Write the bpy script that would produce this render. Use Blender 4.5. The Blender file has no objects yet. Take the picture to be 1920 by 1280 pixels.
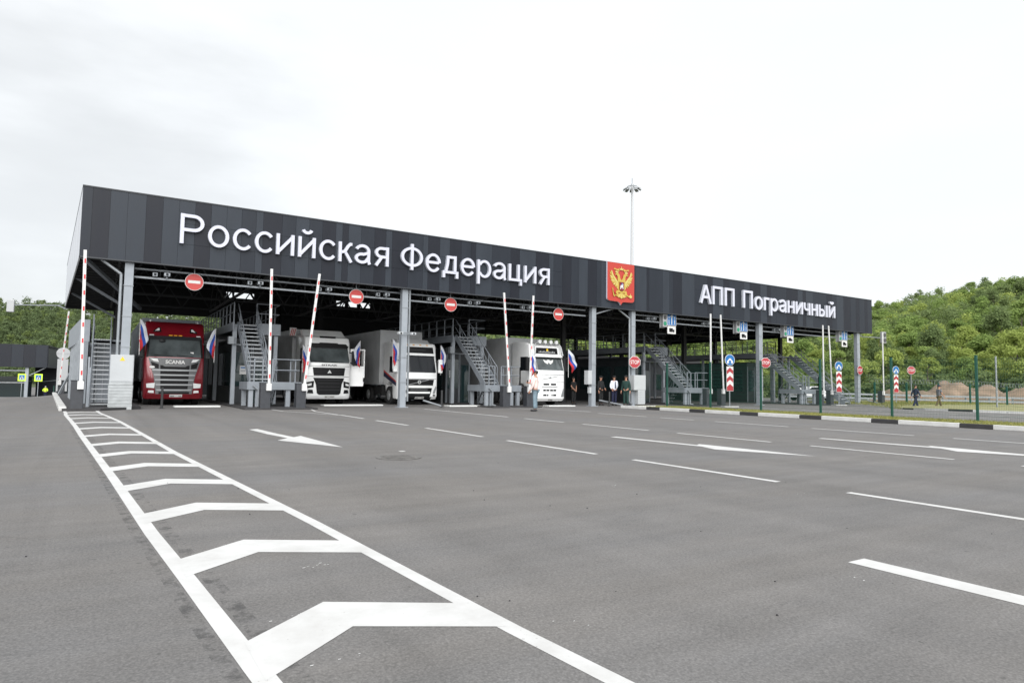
import bpy, math, random
import numpy as np
from mathutils import Vector, Matrix
R = math.radians
rnd = random.Random(7)
C = bpy.context.scene.collection
SC = bpy.context.scene

# ------------------------------------------------------------------ camera
CX, CY, CZ = 0.7828, -29.3754, 1.2
def cam_axes(yaw=0.562558, pitch=0.064879, roll=0.015111):
    f = Vector((math.sin(yaw)*math.cos(pitch), math.cos(yaw)*math.cos(pitch), math.sin(pitch)))
    r = Vector((math.cos(yaw), -math.sin(yaw), 0)); u = r.cross(f)
    c, s = math.cos(roll), math.sin(roll)
    return c*r+s*u, -s*r+c*u, f
r_, u_, f_ = cam_axes()
cd = bpy.data.cameras.new("camera"); cam = bpy.data.objects.new("camera", cd); C.objects.link(cam)
m4 = Matrix.Identity(4)
for i in range(3):
    m4[i][0], m4[i][1], m4[i][2], m4[i][3] = r_[i], u_[i], -f_[i], (CX, CY, CZ)[i]
cam.matrix_world = m4
cd.sensor_width = 36; cd.lens = 36*1230.126/1920; cd.clip_end = 3000; cd.clip_start = 0.05
SC.camera = cam

# ------------------------------------------------------------------ sky, sun, exposure
SUN_EL, SUN_ROT = R(36), R(205)
w = bpy.data.worlds.new("World"); SC.world = w; w.use_nodes = True
nt = w.node_tree; nt.nodes.clear()
out = nt.nodes.new("ShaderNodeOutputWorld")
sky = nt.nodes.new("ShaderNodeTexSky"); sky.sky_type = 'NISHITA'; sky.sun_disc = False
sky.sun_elevation = SUN_EL; sky.sun_rotation = SUN_ROT
bg1 = nt.nodes.new("ShaderNodeBackground"); bg1.inputs[1].default_value = 0.1
nt.links.new(sky.outputs[0], bg1.inputs[0])
tc = nt.nodes.new("ShaderNodeTexCoord")
sep = nt.nodes.new("ShaderNodeSeparateXYZ"); nt.links.new(tc.outputs["Generated"], sep.inputs[0])
mr = nt.nodes.new("ShaderNodeMapRange"); mr.interpolation_type = 'SMOOTHSTEP'
mr.inputs[1].default_value = -0.05; mr.inputs[2].default_value = 0.9
mr.inputs[3].default_value = 0.465; mr.inputs[4].default_value = 0.485
nt.links.new(sep.outputs[2], mr.inputs[0])
mp = nt.nodes.new("ShaderNodeMapping"); mp.inputs[3].default_value = (1, 1, 3.2)
nt.links.new(tc.outputs["Generated"], mp.inputs[0])
nz = nt.nodes.new("ShaderNodeTexNoise"); nz.inputs["Scale"].default_value = 1.6; nz.inputs["Detail"].default_value = 5
nz.inputs["Roughness"].default_value = 0.5
nt.links.new(mp.outputs[0], nz.inputs["Vector"])
mr2 = nt.nodes.new("ShaderNodeMapRange"); mr2.inputs[1].default_value = 0.3; mr2.inputs[2].default_value = 0.7
mr2.inputs[3].default_value = 0.955; mr2.inputs[4].default_value = 1.03
nt.links.new(nz.outputs[0], mr2.inputs[0])
mu = nt.nodes.new("ShaderNodeMath"); mu.operation = 'MULTIPLY'
nt.links.new(mr.outputs[0], mu.inputs[0]); nt.links.new(mr2.outputs[0], mu.inputs[1])
# a greyer cloud bank low over the far left of the lot
dp = nt.nodes.new("ShaderNodeVectorMath"); dp.operation = 'DOT_PRODUCT'; dp.inputs[1].default_value = Vector((-.12, .98, .12)).normalized()
nrm_ = nt.nodes.new("ShaderNodeVectorMath"); nrm_.operation = 'NORMALIZE'; nt.links.new(tc.outputs["Generated"], nrm_.inputs[0]); nt.links.new(nrm_.outputs[0], dp.inputs[0])
nb = nt.nodes.new("ShaderNodeTexNoise"); nb.inputs["Scale"].default_value = 5; nb.inputs["Detail"].default_value = 6; nt.links.new(mp.outputs[0], nb.inputs["Vector"])
ab = nt.nodes.new("ShaderNodeMath"); ab.operation = 'MULTIPLY_ADD'; ab.inputs[1].default_value = .22; nt.links.new(nb.outputs[0], ab.inputs[0]); nt.links.new(dp.outputs["Value"], ab.inputs[2])
mb_ = nt.nodes.new("ShaderNodeMapRange"); mb_.interpolation_type = 'SMOOTHSTEP'; mb_.inputs[1].default_value = .99; mb_.inputs[2].default_value = 1.14; mb_.inputs[3].default_value = 1.0; mb_.inputs[4].default_value = .80
nt.links.new(ab.outputs[0], mb_.inputs[0])
mu2 = nt.nodes.new("ShaderNodeMath"); mu2.operation = 'MULTIPLY'; nt.links.new(mu.outputs[0], mu2.inputs[0]); nt.links.new(mb_.outputs[0], mu2.inputs[1]); mu = mu2
bg2 = nt.nodes.new("ShaderNodeBackground"); bg2.inputs[0].default_value = (0.96, 0.985, 1.0, 1)
nt.links.new(mu.outputs[0], bg2.inputs[1])
mix = nt.nodes.new("ShaderNodeMixShader"); mix.inputs[0].default_value = 0.95
nt.links.new(bg1.outputs[0], mix.inputs[1]); nt.links.new(bg2.outputs[0], mix.inputs[2])
nt.links.new(mix.outputs[0], out.inputs[0])
sl = bpy.data.lights.new("sun", 'SUN'); sl.energy = 2.0; sl.angle = R(70); sl.color = (1, 0.985, 0.96)
so = bpy.data.objects.new("sun", sl); C.objects.link(so)
sd = Vector((math.sin(SUN_ROT)*math.cos(SUN_EL), math.cos(SUN_ROT)*math.cos(SUN_EL), math.sin(SUN_EL)))
so.rotation_euler = sd.to_track_quat('Z', 'Y').to_euler()
SC.view_settings.view_transform = 'Standard'; SC.view_settings.look = 'None'
SC.view_settings.exposure = 1.2; SC.view_settings.gamma = 1.0

# ------------------------------------------------------------------ materials
M = {}
def mat(name, col, rough=0.6, metal=0.0, var=0.0, scale=3.0, bump=0.0, bscale=40.0, spec=0.5, coat=0.0, stretch=None, rvar=0.0):
    m = bpy.data.materials.new(name); m.use_nodes = True
    t = m.node_tree; b = t.nodes["Principled BSDF"]
    b.inputs["Base Color"].default_value = (*col, 1); b.inputs["Roughness"].default_value = rough
    b.inputs["Metallic"].default_value = metal; b.inputs["Specular IOR Level"].default_value = spec
    if coat: b.inputs["Coat Weight"].default_value = coat; b.inputs["Coat Roughness"].default_value = 0.06
    if var or bump:
        tc = t.nodes.new("ShaderNodeTexCoord"); src = tc.outputs["Object"]
        if stretch:
            mp = t.nodes.new("ShaderNodeMapping"); mp.inputs[3].default_value = stretch
            t.links.new(src, mp.inputs[0]); src = mp.outputs[0]
    if var:
        n = t.nodes.new("ShaderNodeTexNoise"); n.inputs["Scale"].default_value = scale; n.inputs["Detail"].default_value = 6
        t.links.new(src, n.inputs["Vector"])
        mm = t.nodes.new("ShaderNodeMix"); mm.data_type = 'RGBA'
        mm.inputs[6].default_value = (*[max(0, c*(1-var)) for c in col], 1)
        mm.inputs[7].default_value = (*[min(1, c*(1+var)) for c in col], 1)
        mr = t.nodes.new("ShaderNodeMapRange"); mr.inputs[1].default_value = .3; mr.inputs[2].default_value = .7
        t.links.new(n.outputs[0], mr.inputs[0]); t.links.new(mr.outputs[0], mm.inputs[0])
        t.links.new(mm.outputs[2], b.inputs["Base Color"])
        if rvar:
            mr3 = t.nodes.new("ShaderNodeMapRange"); mr3.inputs[1].default_value = .3; mr3.inputs[2].default_value = .7
            mr3.inputs[3].default_value = rough-rvar; mr3.inputs[4].default_value = rough+rvar
            t.links.new(n.outputs[0], mr3.inputs[0]); t.links.new(mr3.outputs[0], b.inputs["Roughness"])
    if bump:
        n2 = t.nodes.new("ShaderNodeTexNoise"); n2.inputs["Scale"].default_value = bscale; n2.inputs["Detail"].default_value = 4
        t.links.new(src, n2.inputs["Vector"])
        bp = t.nodes.new("ShaderNodeBump"); bp.inputs["Strength"].default_value = bump; bp.inputs["Distance"].default_value = 0.02
        t.links.new(n2.outputs[0], bp.inputs["Height"]); t.links.new(bp.outputs[0], b.inputs["Normal"])
    M[name] = m
    return m
mat('panel_light', (.028, .034, .044), .42, 0, .09, 2.0, stretch=(1, 1, .25), rvar=.06, spec=.24)
mat('panel_mid', (.018, .022, .030), .42, 0, .09, 2.0, stretch=(1, 1, .25), rvar=.06, spec=.24)
mat('panel_dark', (.0125, .0145, .021), .42, 0, .09, 2.0, stretch=(1, 1, .25), rvar=.06, spec=.24)
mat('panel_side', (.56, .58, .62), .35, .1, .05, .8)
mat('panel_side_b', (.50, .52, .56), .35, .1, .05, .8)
mat('trim_dark', (.03, .034, .04), .5)
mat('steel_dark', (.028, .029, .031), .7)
mat('roof_under', (.012, .012, .013), .8, 0, .2, 2)
mat('galv', (.26, .28, .30), .45, .35, .12, 4)
mat('truss_grey', (.075, .078, .082), .55)
mat('mast_grey', (.46, .47, .48), .5, .1)
mat('tread_galv', (.42, .44, .46), .5, .2, .1, 6)
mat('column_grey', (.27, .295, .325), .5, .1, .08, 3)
mat('stair_grey', (.20, .22, .245), .5, .1, .1, 3)
mat('letter_white', (.52, .53, .61), .4)
mat('letter_side', (.45, .47, .52), .5)
mat('white_paint', (.80, .80, .79), .5, 0, .04, 5)
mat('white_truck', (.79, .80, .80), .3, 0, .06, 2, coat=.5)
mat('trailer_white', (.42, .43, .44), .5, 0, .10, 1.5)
mat('trailer_grey', (.15, .17, .19), .5, 0, .12, 1.5)
mat('red_truck', (.17, .006, .013), .3, .15, .12, 2, coat=.8)
mat('grille_silver', (.30, .31, .32), .4, .4)
mat('grille_mid', (.125, .128, .132), .4, .3)
mat('grille_black', (.008, .008, .009), .55, spec=.2)
mat('plastic_dark', (.018, .019, .021), .55, spec=.3)
mat('barrier_body', (.035, .038, .045), .5, 0, .15, 6)
mat('glass_dark', (.012, .014, .017), .08, 0, spec=.4)
mat('glass_screen', (.07, .082, .085), .1, 0, .5, 1.2, spec=.7)
mat('lamp_glass', (.65, .66, .66), .15)
mat('amber', (.75, .35, .02), .4)
mat('rubber', (.018, .018, .019), .8, 0, .2, 8)
mat('rim', (.42, .43, .44), .35, .6)
mat('chassis', (.015, .015, .016), .8)
mat('sign_red', (.46, .05, .045), .45)
mat('sign_red2', (.34, .018, .028), .45)
mat('sign_blue', (.01, .12, .34), .4)
mat('sign_white', (.62, .62, .61), .45)
mat('sign_back', (.38, .39, .40), .5, .4)
mat('barrier_white', (.60, .60, .60), .45, 0, .04, 4)
mat('barrier_red', (.55, .03, .035), .45)
mat('flag_white', (.56, .58, .63), .8); mat('flag_blue', (.015, .06, .30), .8); mat('flag_red', (.42, .018, .025), .8)
mat('emblem_red', (.42, .042, .028), .4); mat('gold', (.46, .32, .06), .4); mat('gold_pale', (.52, .43, .13), .4)
mat('crest_red', (.17, .008, .015), .5)
mat('cabinet', (.42, .44, .455), .5, 0, .05, 2)
mat('cabinet_wrap', (.38, .40, .41), .35, .2, .12, 4, bump=.5, bscale=5)
mat('yellow', (.80, .52, .02), .5); mat('hivis', (.60, .85, .05), .7)
mat('booth_dark', (.028, .032, .036), .5, .2, .1, 2)
mat('booth_glass', (.015, .03, .032), .06, spec=.9)
mat('fence_green', (.006, .065, .045), .5)
mat('iron_cover', (.125, .12, .115), .8, 0, .3, 6)
mat('kerb_white', (.55, .55, .54), .75, 0, .10, 3, bump=.3, bscale=30)
mat('kerb_black', (.035, .034, .036), .75, 0, .2, 3, bump=.3, bscale=30)
mat('concrete', (.40, .40, .39), .8, 0, .12, 2)
mat('skin', (.42, .22, .15), .55); mat('hair', (.025, .018, .014), .7)
mat('shirt_pink', (.72, .58, .55), .85, 0, .05, 9); mat('jeans', (.17, .235, .28), .9, 0, .2, 9)
mat('uniform_dark', (.012, .013, .014), .9); mat('uniform_green', (.01, .035, .03), .9)
mat('shirt_white', (.75, .78, .86), .85); mat('navy', (.012, .015, .045), .9); mat('olive', (.10, .075, .035), .9, 0, .2, 8)
mat('shirt_slate', (.12, .12, .14), .9); mat('shoe_dark', (.02, .02, .022), .6); mat('shoe_white', (.6, .6, .6), .7)
mat('dirt', (.20, .145, .105), .95, 0, .35, 1.2, bump=.8, bscale=2)
mat('tarp', (.72, .74, .76), .6, 0, .05, 2)
mat('bark', (.13, .11, .09), .9, 0, .3, 3)
mat('silver_car', (.34, .36, .38), .3, .3, coat=.6)
mat('tile_white', (.62, .63, .62), .5, 0, .05, 3)
mat('light_green', (.02, .22, .12), .4); mat('led_off', (.05, .05, .05), .3)

def asphalt():
    m = bpy.data.materials.new('asphalt'); m.use_nodes = True; t = m.node_tree; b = t.nodes["Principled BSDF"]
    tc = t.nodes.new("ShaderNodeTexCoord")
    def noise(scale, detail, stretch=None, rot=0, rough=.55):
        src = tc.outputs["Object"]
        if stretch:
            mp = t.nodes.new("ShaderNodeMapping"); mp.inputs[3].default_value = stretch; mp.inputs[2].default_value = (0, 0, rot)
            t.links.new(src, mp.inputs[0]); src = mp.outputs[0]
        n = t.nodes.new("ShaderNodeTexNoise"); n.inputs["Scale"].default_value = scale; n.inputs["Detail"].default_value = detail
        n.inputs["Roughness"].default_value = rough
        t.links.new(src, n.inputs["Vector"]); return n.outputs[0]
    def rng(src, a, b_, c, d):
        r = t.nodes.new("ShaderNodeMapRange"); r.inputs[1].default_value = a; r.inputs[2].default_value = b_
        r.inputs[3].default_value = c; r.inputs[4].default_value = d; t.links.new(src, r.inputs[0]); return r.outputs[0]
    def mul(a, b_):
        x = t.nodes.new("ShaderNodeMath"); x.operation = 'MULTIPLY'; t.links.new(a, x.inputs[0]); t.links.new(b_, x.inputs[1]); return x.outputs[0]
    big = rng(noise(.16, 5), .3, .7, .97, 1.03)
    streak = mul(rng(noise(.9, 6, (1.0, .07, 1), R(3)), .3, .7, .90, 1.09), rng(noise(3.2, 8, (.14, 1, 1), R(24), .66), .32, .68, .90, 1.08))
    mid = rng(noise(2.2, 6), .3, .7, .95, 1.05)
    fine = rng(noise(55, 3, rough=.7), .25, .75, .74, 1.26)
    vor = t.nodes.new("ShaderNodeTexVoronoi"); vor.inputs["Scale"].default_value = 85; t.links.new(tc.outputs["Object"], vor.inputs["Vector"])
    agg = rng(vor.outputs["Distance"], .0, .7, 1.13, .82)
    # sparse dark pits
    pit = rng(noise(9, 2), .73, .76, 1.0, .7)
    stain = rng(noise(.42, 5, (1, .35, 1), R(-14)), .60, .76, 1.0, .88)
    tyre = rng(noise(.75, 5, (1, .035, 1), R(-9), .6), .60, .70, 1.0, .88)
    vs = t.nodes.new("ShaderNodeTexVoronoi"); vs.feature = 'DISTANCE_TO_EDGE'; vs.inputs["Scale"].default_value = .11; dist = t.nodes.new("ShaderNodeVectorMath"); dist.operation = 'MULTIPLY_ADD'
    nn = t.nodes.new("ShaderNodeTexNoise"); nn.inputs["Scale"].default_value = .8; nn.inputs["Detail"].default_value = 6; t.links.new(tc.outputs["Object"], nn.inputs["Vector"])
    dist.inputs[1].default_value = (1.4, 1.4, 1.4); t.links.new(nn.outputs["Color"], dist.inputs[0]); t.links.new(tc.outputs["Object"], dist.inputs[2]); t.links.new(dist.outputs[0], vs.inputs["Vector"])
    seam = rng(vs.outputs["Distance"], .0, .0012, .88, 1.0)
    k = mul(mul(mul(mul(mul(big, streak), mul(mid, fine)), mul(agg, pit)), stain), mul(tyre, seam))
    hue = t.nodes.new("ShaderNodeMix"); hue.data_type = 'RGBA'
    hue.inputs[6].default_value = (.161, .158, .158, 1); hue.inputs[7].default_value = (.171, .162, .154, 1)
    t.links.new(rng(noise(.5, 7, (.25, 1, 1), R(20), .65), .36, .64, 0, 1), hue.inputs[0])
    vm = t.nodes.new("ShaderNodeVectorMath"); vm.operation = 'SCALE'
    t.links.new(hue.outputs[2], vm.inputs[0]); t.links.new(k, vm.inputs["Scale"])
    t.links.new(vm.outputs[0], b.inputs["Base Color"])
    b.inputs["Roughness"].default_value = .88; b.inputs["Specular IOR Level"].default_value = .25
    bp = t.nodes.new("ShaderNodeBump"); bp.inputs["Strength"].default_value = .5; bp.inputs["Distance"].default_value = .006
    t.links.new(noise(70, 3, rough=.7), bp.inputs["Height"]); t.links.new(bp.outputs[0], b.inputs["Normal"])
    M['asphalt'] = m
asphalt()
def paint_worn():
    m = bpy.data.materials.new('road_paint'); m.use_nodes = True; t = m.node_tree; b = t.nodes["Principled BSDF"]
    tc = t.nodes.new("ShaderNodeTexCoord")
    n = t.nodes.new("ShaderNodeTexNoise"); n.inputs["Scale"].default_value = 38; n.inputs["Detail"].default_value = 5; n.inputs["Roughness"].default_value = .7
    n2 = t.nodes.new("ShaderNodeTexNoise"); n2.inputs["Scale"].default_value = 1.4; n2.inputs["Detail"].default_value = 3
    for q in (n, n2): t.links.new(tc.outputs["Object"], q.inputs["Vector"])
    ad = t.nodes.new("ShaderNodeMath"); ad.operation = 'MULTIPLY_ADD'; ad.inputs[1].default_value = .35; t.links.new(n2.outputs[0], ad.inputs[0]); t.links.new(n.outputs[0], ad.inputs[2])
    r = t.nodes.new("ShaderNodeMapRange"); r.inputs[1].default_value = .84; r.inputs[2].default_value = .92; t.links.new(ad.outputs[0], r.inputs[0])
    r2 = t.nodes.new("ShaderNodeMix"); r2.data_type = 'RGBA'; r2.inputs[7].default_value = (.22, .21, .20, 1)
    n3 = t.nodes.new("ShaderNodeTexNoise"); n3.inputs["Scale"].default_value = 2.6; n3.inputs["Detail"].default_value = 7; n3.inputs["Roughness"].default_value = .65; t.links.new(tc.outputs["Object"], n3.inputs["Vector"])
    r3 = t.nodes.new("ShaderNodeMapRange"); r3.inputs[1].default_value = .42; r3.inputs[2].default_value = .72; t.links.new(n3.outputs[0], r3.inputs[0])
    dm = t.nodes.new("ShaderNodeMix"); dm.data_type = 'RGBA'; dm.inputs[6].default_value = (.55, .55, .545, 1); dm.inputs[7].default_value = (.45, .445, .435, 1); t.links.new(r3.outputs[0], dm.inputs[0]); t.links.new(dm.outputs[2], r2.inputs[6])
    t.links.new(r.outputs[0], r2.inputs[0]); t.links.new(r2.outputs[2], b.inputs["Base Color"])
    b.inputs["Roughness"].default_value = .7; M['road_paint'] = m
paint_worn()
def leafmat(name, c0, c1, tr=.35):
    m = bpy.data.materials.new(name); m.use_nodes = True; t = m.node_tree; t.nodes.clear()
    o = t.nodes.new("ShaderNodeOutputMaterial"); d = t.nodes.new("ShaderNodeBsdfDiffuse"); tl = t.nodes.new("ShaderNodeBsdfTranslucent")
    g = t.nodes.new("ShaderNodeNewGeometry"); oi = t.nodes.new("ShaderNodeObjectInfo")
    mm = t.nodes.new("ShaderNodeMix"); mm.data_type = 'RGBA'; mm.inputs[6].default_value = (*c0, 1); mm.inputs[7].default_value = (*c1, 1)
    ad = t.nodes.new("ShaderNodeMath"); ad.operation = 'MULTIPLY_ADD'; ad.inputs[1].default_value = .45
    sc = t.nodes.new("ShaderNodeMath"); sc.operation = 'MULTIPLY'; sc.inputs[1].default_value = .55
    t.links.new(oi.outputs["Random"], sc.inputs[0])
    t.links.new(g.outputs["Random Per Island"], ad.inputs[0]); t.links.new(sc.outputs[0], ad.inputs[2])
    t.links.new(ad.outputs[0], mm.inputs[0]); t.links.new(mm.outputs[2], d.inputs[0]); t.links.new(mm.outputs[2], tl.inputs[0])
    mx = t.nodes.new("ShaderNodeMixShader"); mx.inputs[0].default_value = tr
    t.links.new(d.outputs[0], mx.inputs[1]); t.links.new(tl.outputs[0], mx.inputs[2]); t.links.new(mx.outputs[0], o.inputs[0]); M[name] = m
leafmat('leaf_pale', (.27, .34, .09), (.40, .47, .15), .5); leafmat('leaf_mid', (.19, .275, .085), (.31, .40, .135), .5); leafmat('leaf_dark', (.15, .21, .09), (.24, .30, .13), .5)
leafmat('leaf_far', (.105, .15, .075), (.16, .205, .095), .4); leafmat('leaf_far_pale', (.15, .20, .07), (.21, .26, .10), .4)
leafmat('grass_blade', (.16, .19, .06), (.32, .30, .11), .3)
mat('grass_soil', (.22, .215, .095), .95, 0, .35, 1.5, bump=.6, bscale=12)
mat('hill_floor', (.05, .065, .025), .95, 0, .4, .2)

# ------------------------------------------------------------------ builders
class MB:
    def __init__(s): s.v, s.f, s.m = [], [], []
    def poly(s, pts, m=0):
        n = len(s.v); s.v += [tuple(p) for p in pts]; s.f.append(tuple(range(n, n+len(pts)))); s.m.append(m); return s
    def box(s, x0, x1, y0, y1, z0, z1, m=0):
        n = len(s.v); s.v += [(x, y, z) for z in (z0, z1) for y in (y0, y1) for x in (x0, x1)]
        for q in ((0, 2, 3, 1), (4, 5, 7, 6), (0, 1, 5, 4), (2, 6, 7, 3), (0, 4, 6, 2), (1, 3, 7, 5)):
            s.f.append(tuple(n+i for i in q)); s.m.append(m)
        return s
    def prism(s, pts, off, m=0, ms=None):
        """pts: 3D polygon, off: extrusion vector"""
        n = len(s.v); k = len(pts); o = Vector(off); ms = m if ms is None else ms
        s.v += [tuple(p) for p in pts]+[tuple(Vector(p)+o) for p in pts]
        s.f.append(tuple(range(n+k-1, n-1, -1))); s.m.append(m); s.f.append(tuple(range(n+k, n+2*k))); s.m.append(ms)
        for i in range(k):
            j = (i+1) % k; s.f.append((n+i, n+j, n+k+j, n+k+i)); s.m.append(ms)
        return s
    def tube(s, a, b, r, n=6, m=0, r2=None, caps=True):
        a, b = Vector(a), Vector(b); d = (b-a)
        if d.length < 1e-6: return s
        d.normalize(); h = Vector((0, 0, 1)) if abs(d.z) < .9 else Vector((1, 0, 0))
        x = d.cross(h).normalized(); y = d.cross(x); r2 = r if r2 is None else r2; k = len(s.v)
        for p, rr in ((a, r), (b, r2)):
            for i in range(n):
                t = 2*math.pi*(i+.5)/n; s.v.append(tuple(p+x*rr*math.cos(t)+y*rr*math.sin(t)))
        for i in range(n):
            j = (i+1) % n; s.f.append((k+i, k+j, k+n+j, k+n+i)); s.m.append(m)
        if caps: s.f.append(tuple(range(k+n-1, k-1, -1))); s.m.append(m); s.f.append(tuple(range(k+n, k+2*n))); s.m.append(m)
        return s
    def path(s, pts, r, n=6, m=0):
        for a, b in zip(pts, pts[1:]): s.tube(a, b, r, n, m)
        return s
    def bar(s, a, b, w, h, m=0):
        """rectangular bar from a to b, w = horizontal width, h = other size"""
        a, b = Vector(a), Vector(b); d = (b-a).normalized(); up = Vector((0, 0, 1)) if abs(d.z) < .95 else Vector((0, 1, 0))
        x = d.cross(up).normalized()*w/2; y = x.cross(d).normalized()*h/2
        return s.prism([a-x-y, a+x-y, a+x+y, a-x+y], b-a, m)
    def disc(s, c, r, n, axis, th, m=0, ms=None):
        """disc with thickness th; axis 'y': front towards -y"""
        c = Vector(c); pts = []
        for i in range(n):
            t = 2*math.pi*i/n
            pts.append(c+(Vector((r*math.cos(t), 0, r*math.sin(t))) if axis == 'y' else Vector((0, r*math.cos(t), r*math.sin(t))) if axis == 'x' else Vector((r*math.cos(t), r*math.sin(t), 0))))
        return s.prism(pts, {'y': (0, th, 0), 'x': (th, 0, 0), 'z': (0, 0, th)}[axis], m, ms)
    def sphere(s, c, r, n=8, k=5, m=0, sx=1, sy=1, sz=1):
        b = len(s.v); c = Vector(c)
        for i in range(k+1):
            a = math.pi*i/k
            for j in range(n):
                t = 2*math.pi*j/n; s.v.append((c.x+r*sx*math.sin(a)*math.cos(t), c.y+r*sy*math.sin(a)*math.sin(t), c.z+r*sz*math.cos(a)))
        for i in range(k):
            for j in range(n):
                s.f.append((b+i*n+j, b+(i+1)*n+j, b+(i+1)*n+(j+1) % n, b+i*n+(j+1) % n)); s.m.append(m)
        return s
    def build(s, name, mats, parent=None, loc=None, smooth=None, bevel=0, rotz=0):
        me = bpy.data.meshes.new(name); me.from_pydata(s.v, [], s.f)
        for q in (mats if isinstance(mats, (list, tuple)) else [mats]): me.materials.append(M[q])
        if isinstance(mats, (list, tuple)) and len(mats) > 1: me.polygons.foreach_set("material_index", s.m)
        if smooth:
            me.polygons.foreach_set("use_smooth", [True]*len(me.polygons)); me.set_sharp_from_angle(angle=R(smooth))
        me.update()
        o = bpy.data.objects.new(name, me); C.objects.link(o)
        if parent: o.parent = parent
        if loc: o.location = loc
        if rotz: o.rotation_euler.z = rotz
        if bevel:
            bv = o.modifiers.new("bevel", 'BEVEL'); bv.width = bevel; bv.segments = 2; bv.limit_method = 'ANGLE'; bv.angle_limit = R(40)
        return o
def tag(o, label=None, cat=None, group=None, kind=None):
    if label: o['label'] = label
    if cat: o['category'] = cat
    if group: o['group'] = group
    if kind: o['kind'] = kind
    return o
def thing(name, label, cat, loc=(0, 0, 0), rotz=0, group=None):
    o = bpy.data.objects.new(name, None); C.objects.link(o); o.empty_display_size = .2
    o.location = loc; o.rotation_euler = (0, 0, rotz); return tag(o, label, cat, group)
KIDS = None
def copy_tree(o, parent=None):
    c = o.copy(); C.objects.link(c)
    if parent: c.parent = parent
    for ch in list(o.children): copy_tree(ch, c)
    return c
def dup(o, loc, rotz=None, label=None):
    c = copy_tree(o); c.location = loc
    if rotz is not None: c.rotation_euler = (0, 0, rotz)
    if label: c['label'] = label
    return c
def text_mesh(body, extrude=.02, bold=0.0, res=3):
    """mesh of a word; every outline of a glyph becomes a solid of its own, set 1 mm apart in depth, so overlapping strokes never share a plane"""
    cu = bpy.data.curves.new("lettering", 'FONT'); cu.body = body; cu.resolution_u = res
    o = bpy.data.objects.new("lettering", cu); C.objects.link(o); bpy.context.view_layer.update()
    src = o.to_curve(bpy.context.evaluated_depsgraph_get()); loops = []
    for sp_ in src.splines:
        if sp_.type == 'BEZIER': loops.append([(tuple(p.co), tuple(p.handle_left), tuple(p.handle_right)) for p in sp_.bezier_points])
        else: loops.append([(tuple(p.co[:3]),)*3 for p in sp_.points])
    o.to_curve_clear(); bpy.data.objects.remove(o); bpy.data.curves.remove(cu)
    def dense(l):
        pts = []
        for i, (c, hl, hr) in enumerate(l):
            c2, hl2, _ = l[(i+1) % len(l)]
            for k in range(6):
                t = k/6; u = 1-t; pts.append(tuple(u**3*c[j]+3*u*u*t*hr[j]+3*u*t*t*hl2[j]+t**3*c2[j] for j in (0, 1)))
        return pts
    D = [dense(l) for l in loops]
    area = [sum(p[i][0]*p[(i+1) % len(p)][1]-p[(i+1) % len(p)][0]*p[i][1] for i in range(len(p)))/2 for p in D]
    sgn = 1 if area[max(range(len(area)), key=lambda i: abs(area[i]))] > 0 else -1
    def inside(q, p):
        r = False
        for i in range(len(p)):
            (x1, y1), (x2, y2) = p[i], p[i-1]
            if (y1 > q[1]) != (y2 > q[1]) and q[0] < (x2-x1)*(q[1]-y1)/(y2-y1)+x1: r = not r
        return r
    outer = [i for i in range(len(D)) if area[i]*sgn > 0]; holes = {i: [] for i in outer}
    for i in range(len(D)):
        if i in holes: continue
        c = [k for k in outer if inside(D[i][0], D[k])]
        if c: holes[min(c, key=lambda k: abs(area[k]))].append(i)
    V_, F_ = [], []
    for n_, k in enumerate(outer):
        c2 = bpy.data.curves.new("glyph", 'CURVE'); c2.dimensions = '2D'; c2.fill_mode = 'BOTH'; c2.extrude = extrude; c2.offset = bold; c2.resolution_u = res
        for i in [k]+holes[k]:
            sp_ = c2.splines.new('BEZIER'); sp_.bezier_points.add(len(loops[i])-1); sp_.use_cyclic_u = True
            for bp_, (c, hl, hr) in zip(sp_.bezier_points, loops[i]): bp_.co, bp_.handle_left, bp_.handle_right = c, hl, hr; bp_.handle_left_type = bp_.handle_right_type = 'FREE'
        og = bpy.data.objects.new("glyph", c2); C.objects.link(og); bpy.context.view_layer.update()
        mg = bpy.data.meshes.new_from_object(og.evaluated_get(bpy.context.evaluated_depsgraph_get())); b0 = len(V_)
        sc_ = 1+.012*(n_ % 4)
        V_ += [(v.co.x, v.co.y, v.co.z*sc_) for v in mg.vertices]; F_ += [tuple(b0+i for i in p.vertices) for p in mg.polygons]
        bpy.data.objects.remove(og); bpy.data.meshes.remove(mg); bpy.data.curves.remove(c2)
    me = bpy.data.meshes.new("lettering"); me.from_pydata(V_, [], F_); me.update(); return me
def text(name, body, mat_, x0, x1, z0, capz, y, depth=.02, bold=0.0, parent=None, matside=None):
    """text facing -y, spanning x0..x1, baseline z0, cap height to capz (measured on the first letter)"""
    me = text_mesh(body, .5, bold); n = len(me.vertices); co = np.empty(n*3); me.vertices.foreach_get("co", co); co = co.reshape(-1, 3)
    CAP = 0.729 if True else 1
    x = co[:, 0]; xm, xM = x.min(), x.max()
    cap = TEXTCAP
    nc = np.stack([x0+(x-xm)/(xM-xm)*(x1-x0), y+(-co[:, 2]-.5)*depth, z0+co[:, 1]/cap*(capz-z0)], 1)
    me.vertices.foreach_set("co", nc.ravel()); me.materials.clear(); me.materials.append(M[mat_])
    me.update(); o = bpy.data.objects.new(name, me); C.objects.link(o); me.name = name
    if matside:
        me.materials.append(M[matside])
        me.polygons.foreach_set("material_index", [1 if abs(p.normal.y) < .5 else 0 for p in me.polygons])
    if parent: o.parent = parent
    return o
_m = text_mesh("H", .1); TEXTCAP = max(v.co.y for v in _m.vertices)-min(v.co.y for v in _m.vertices)

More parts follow.
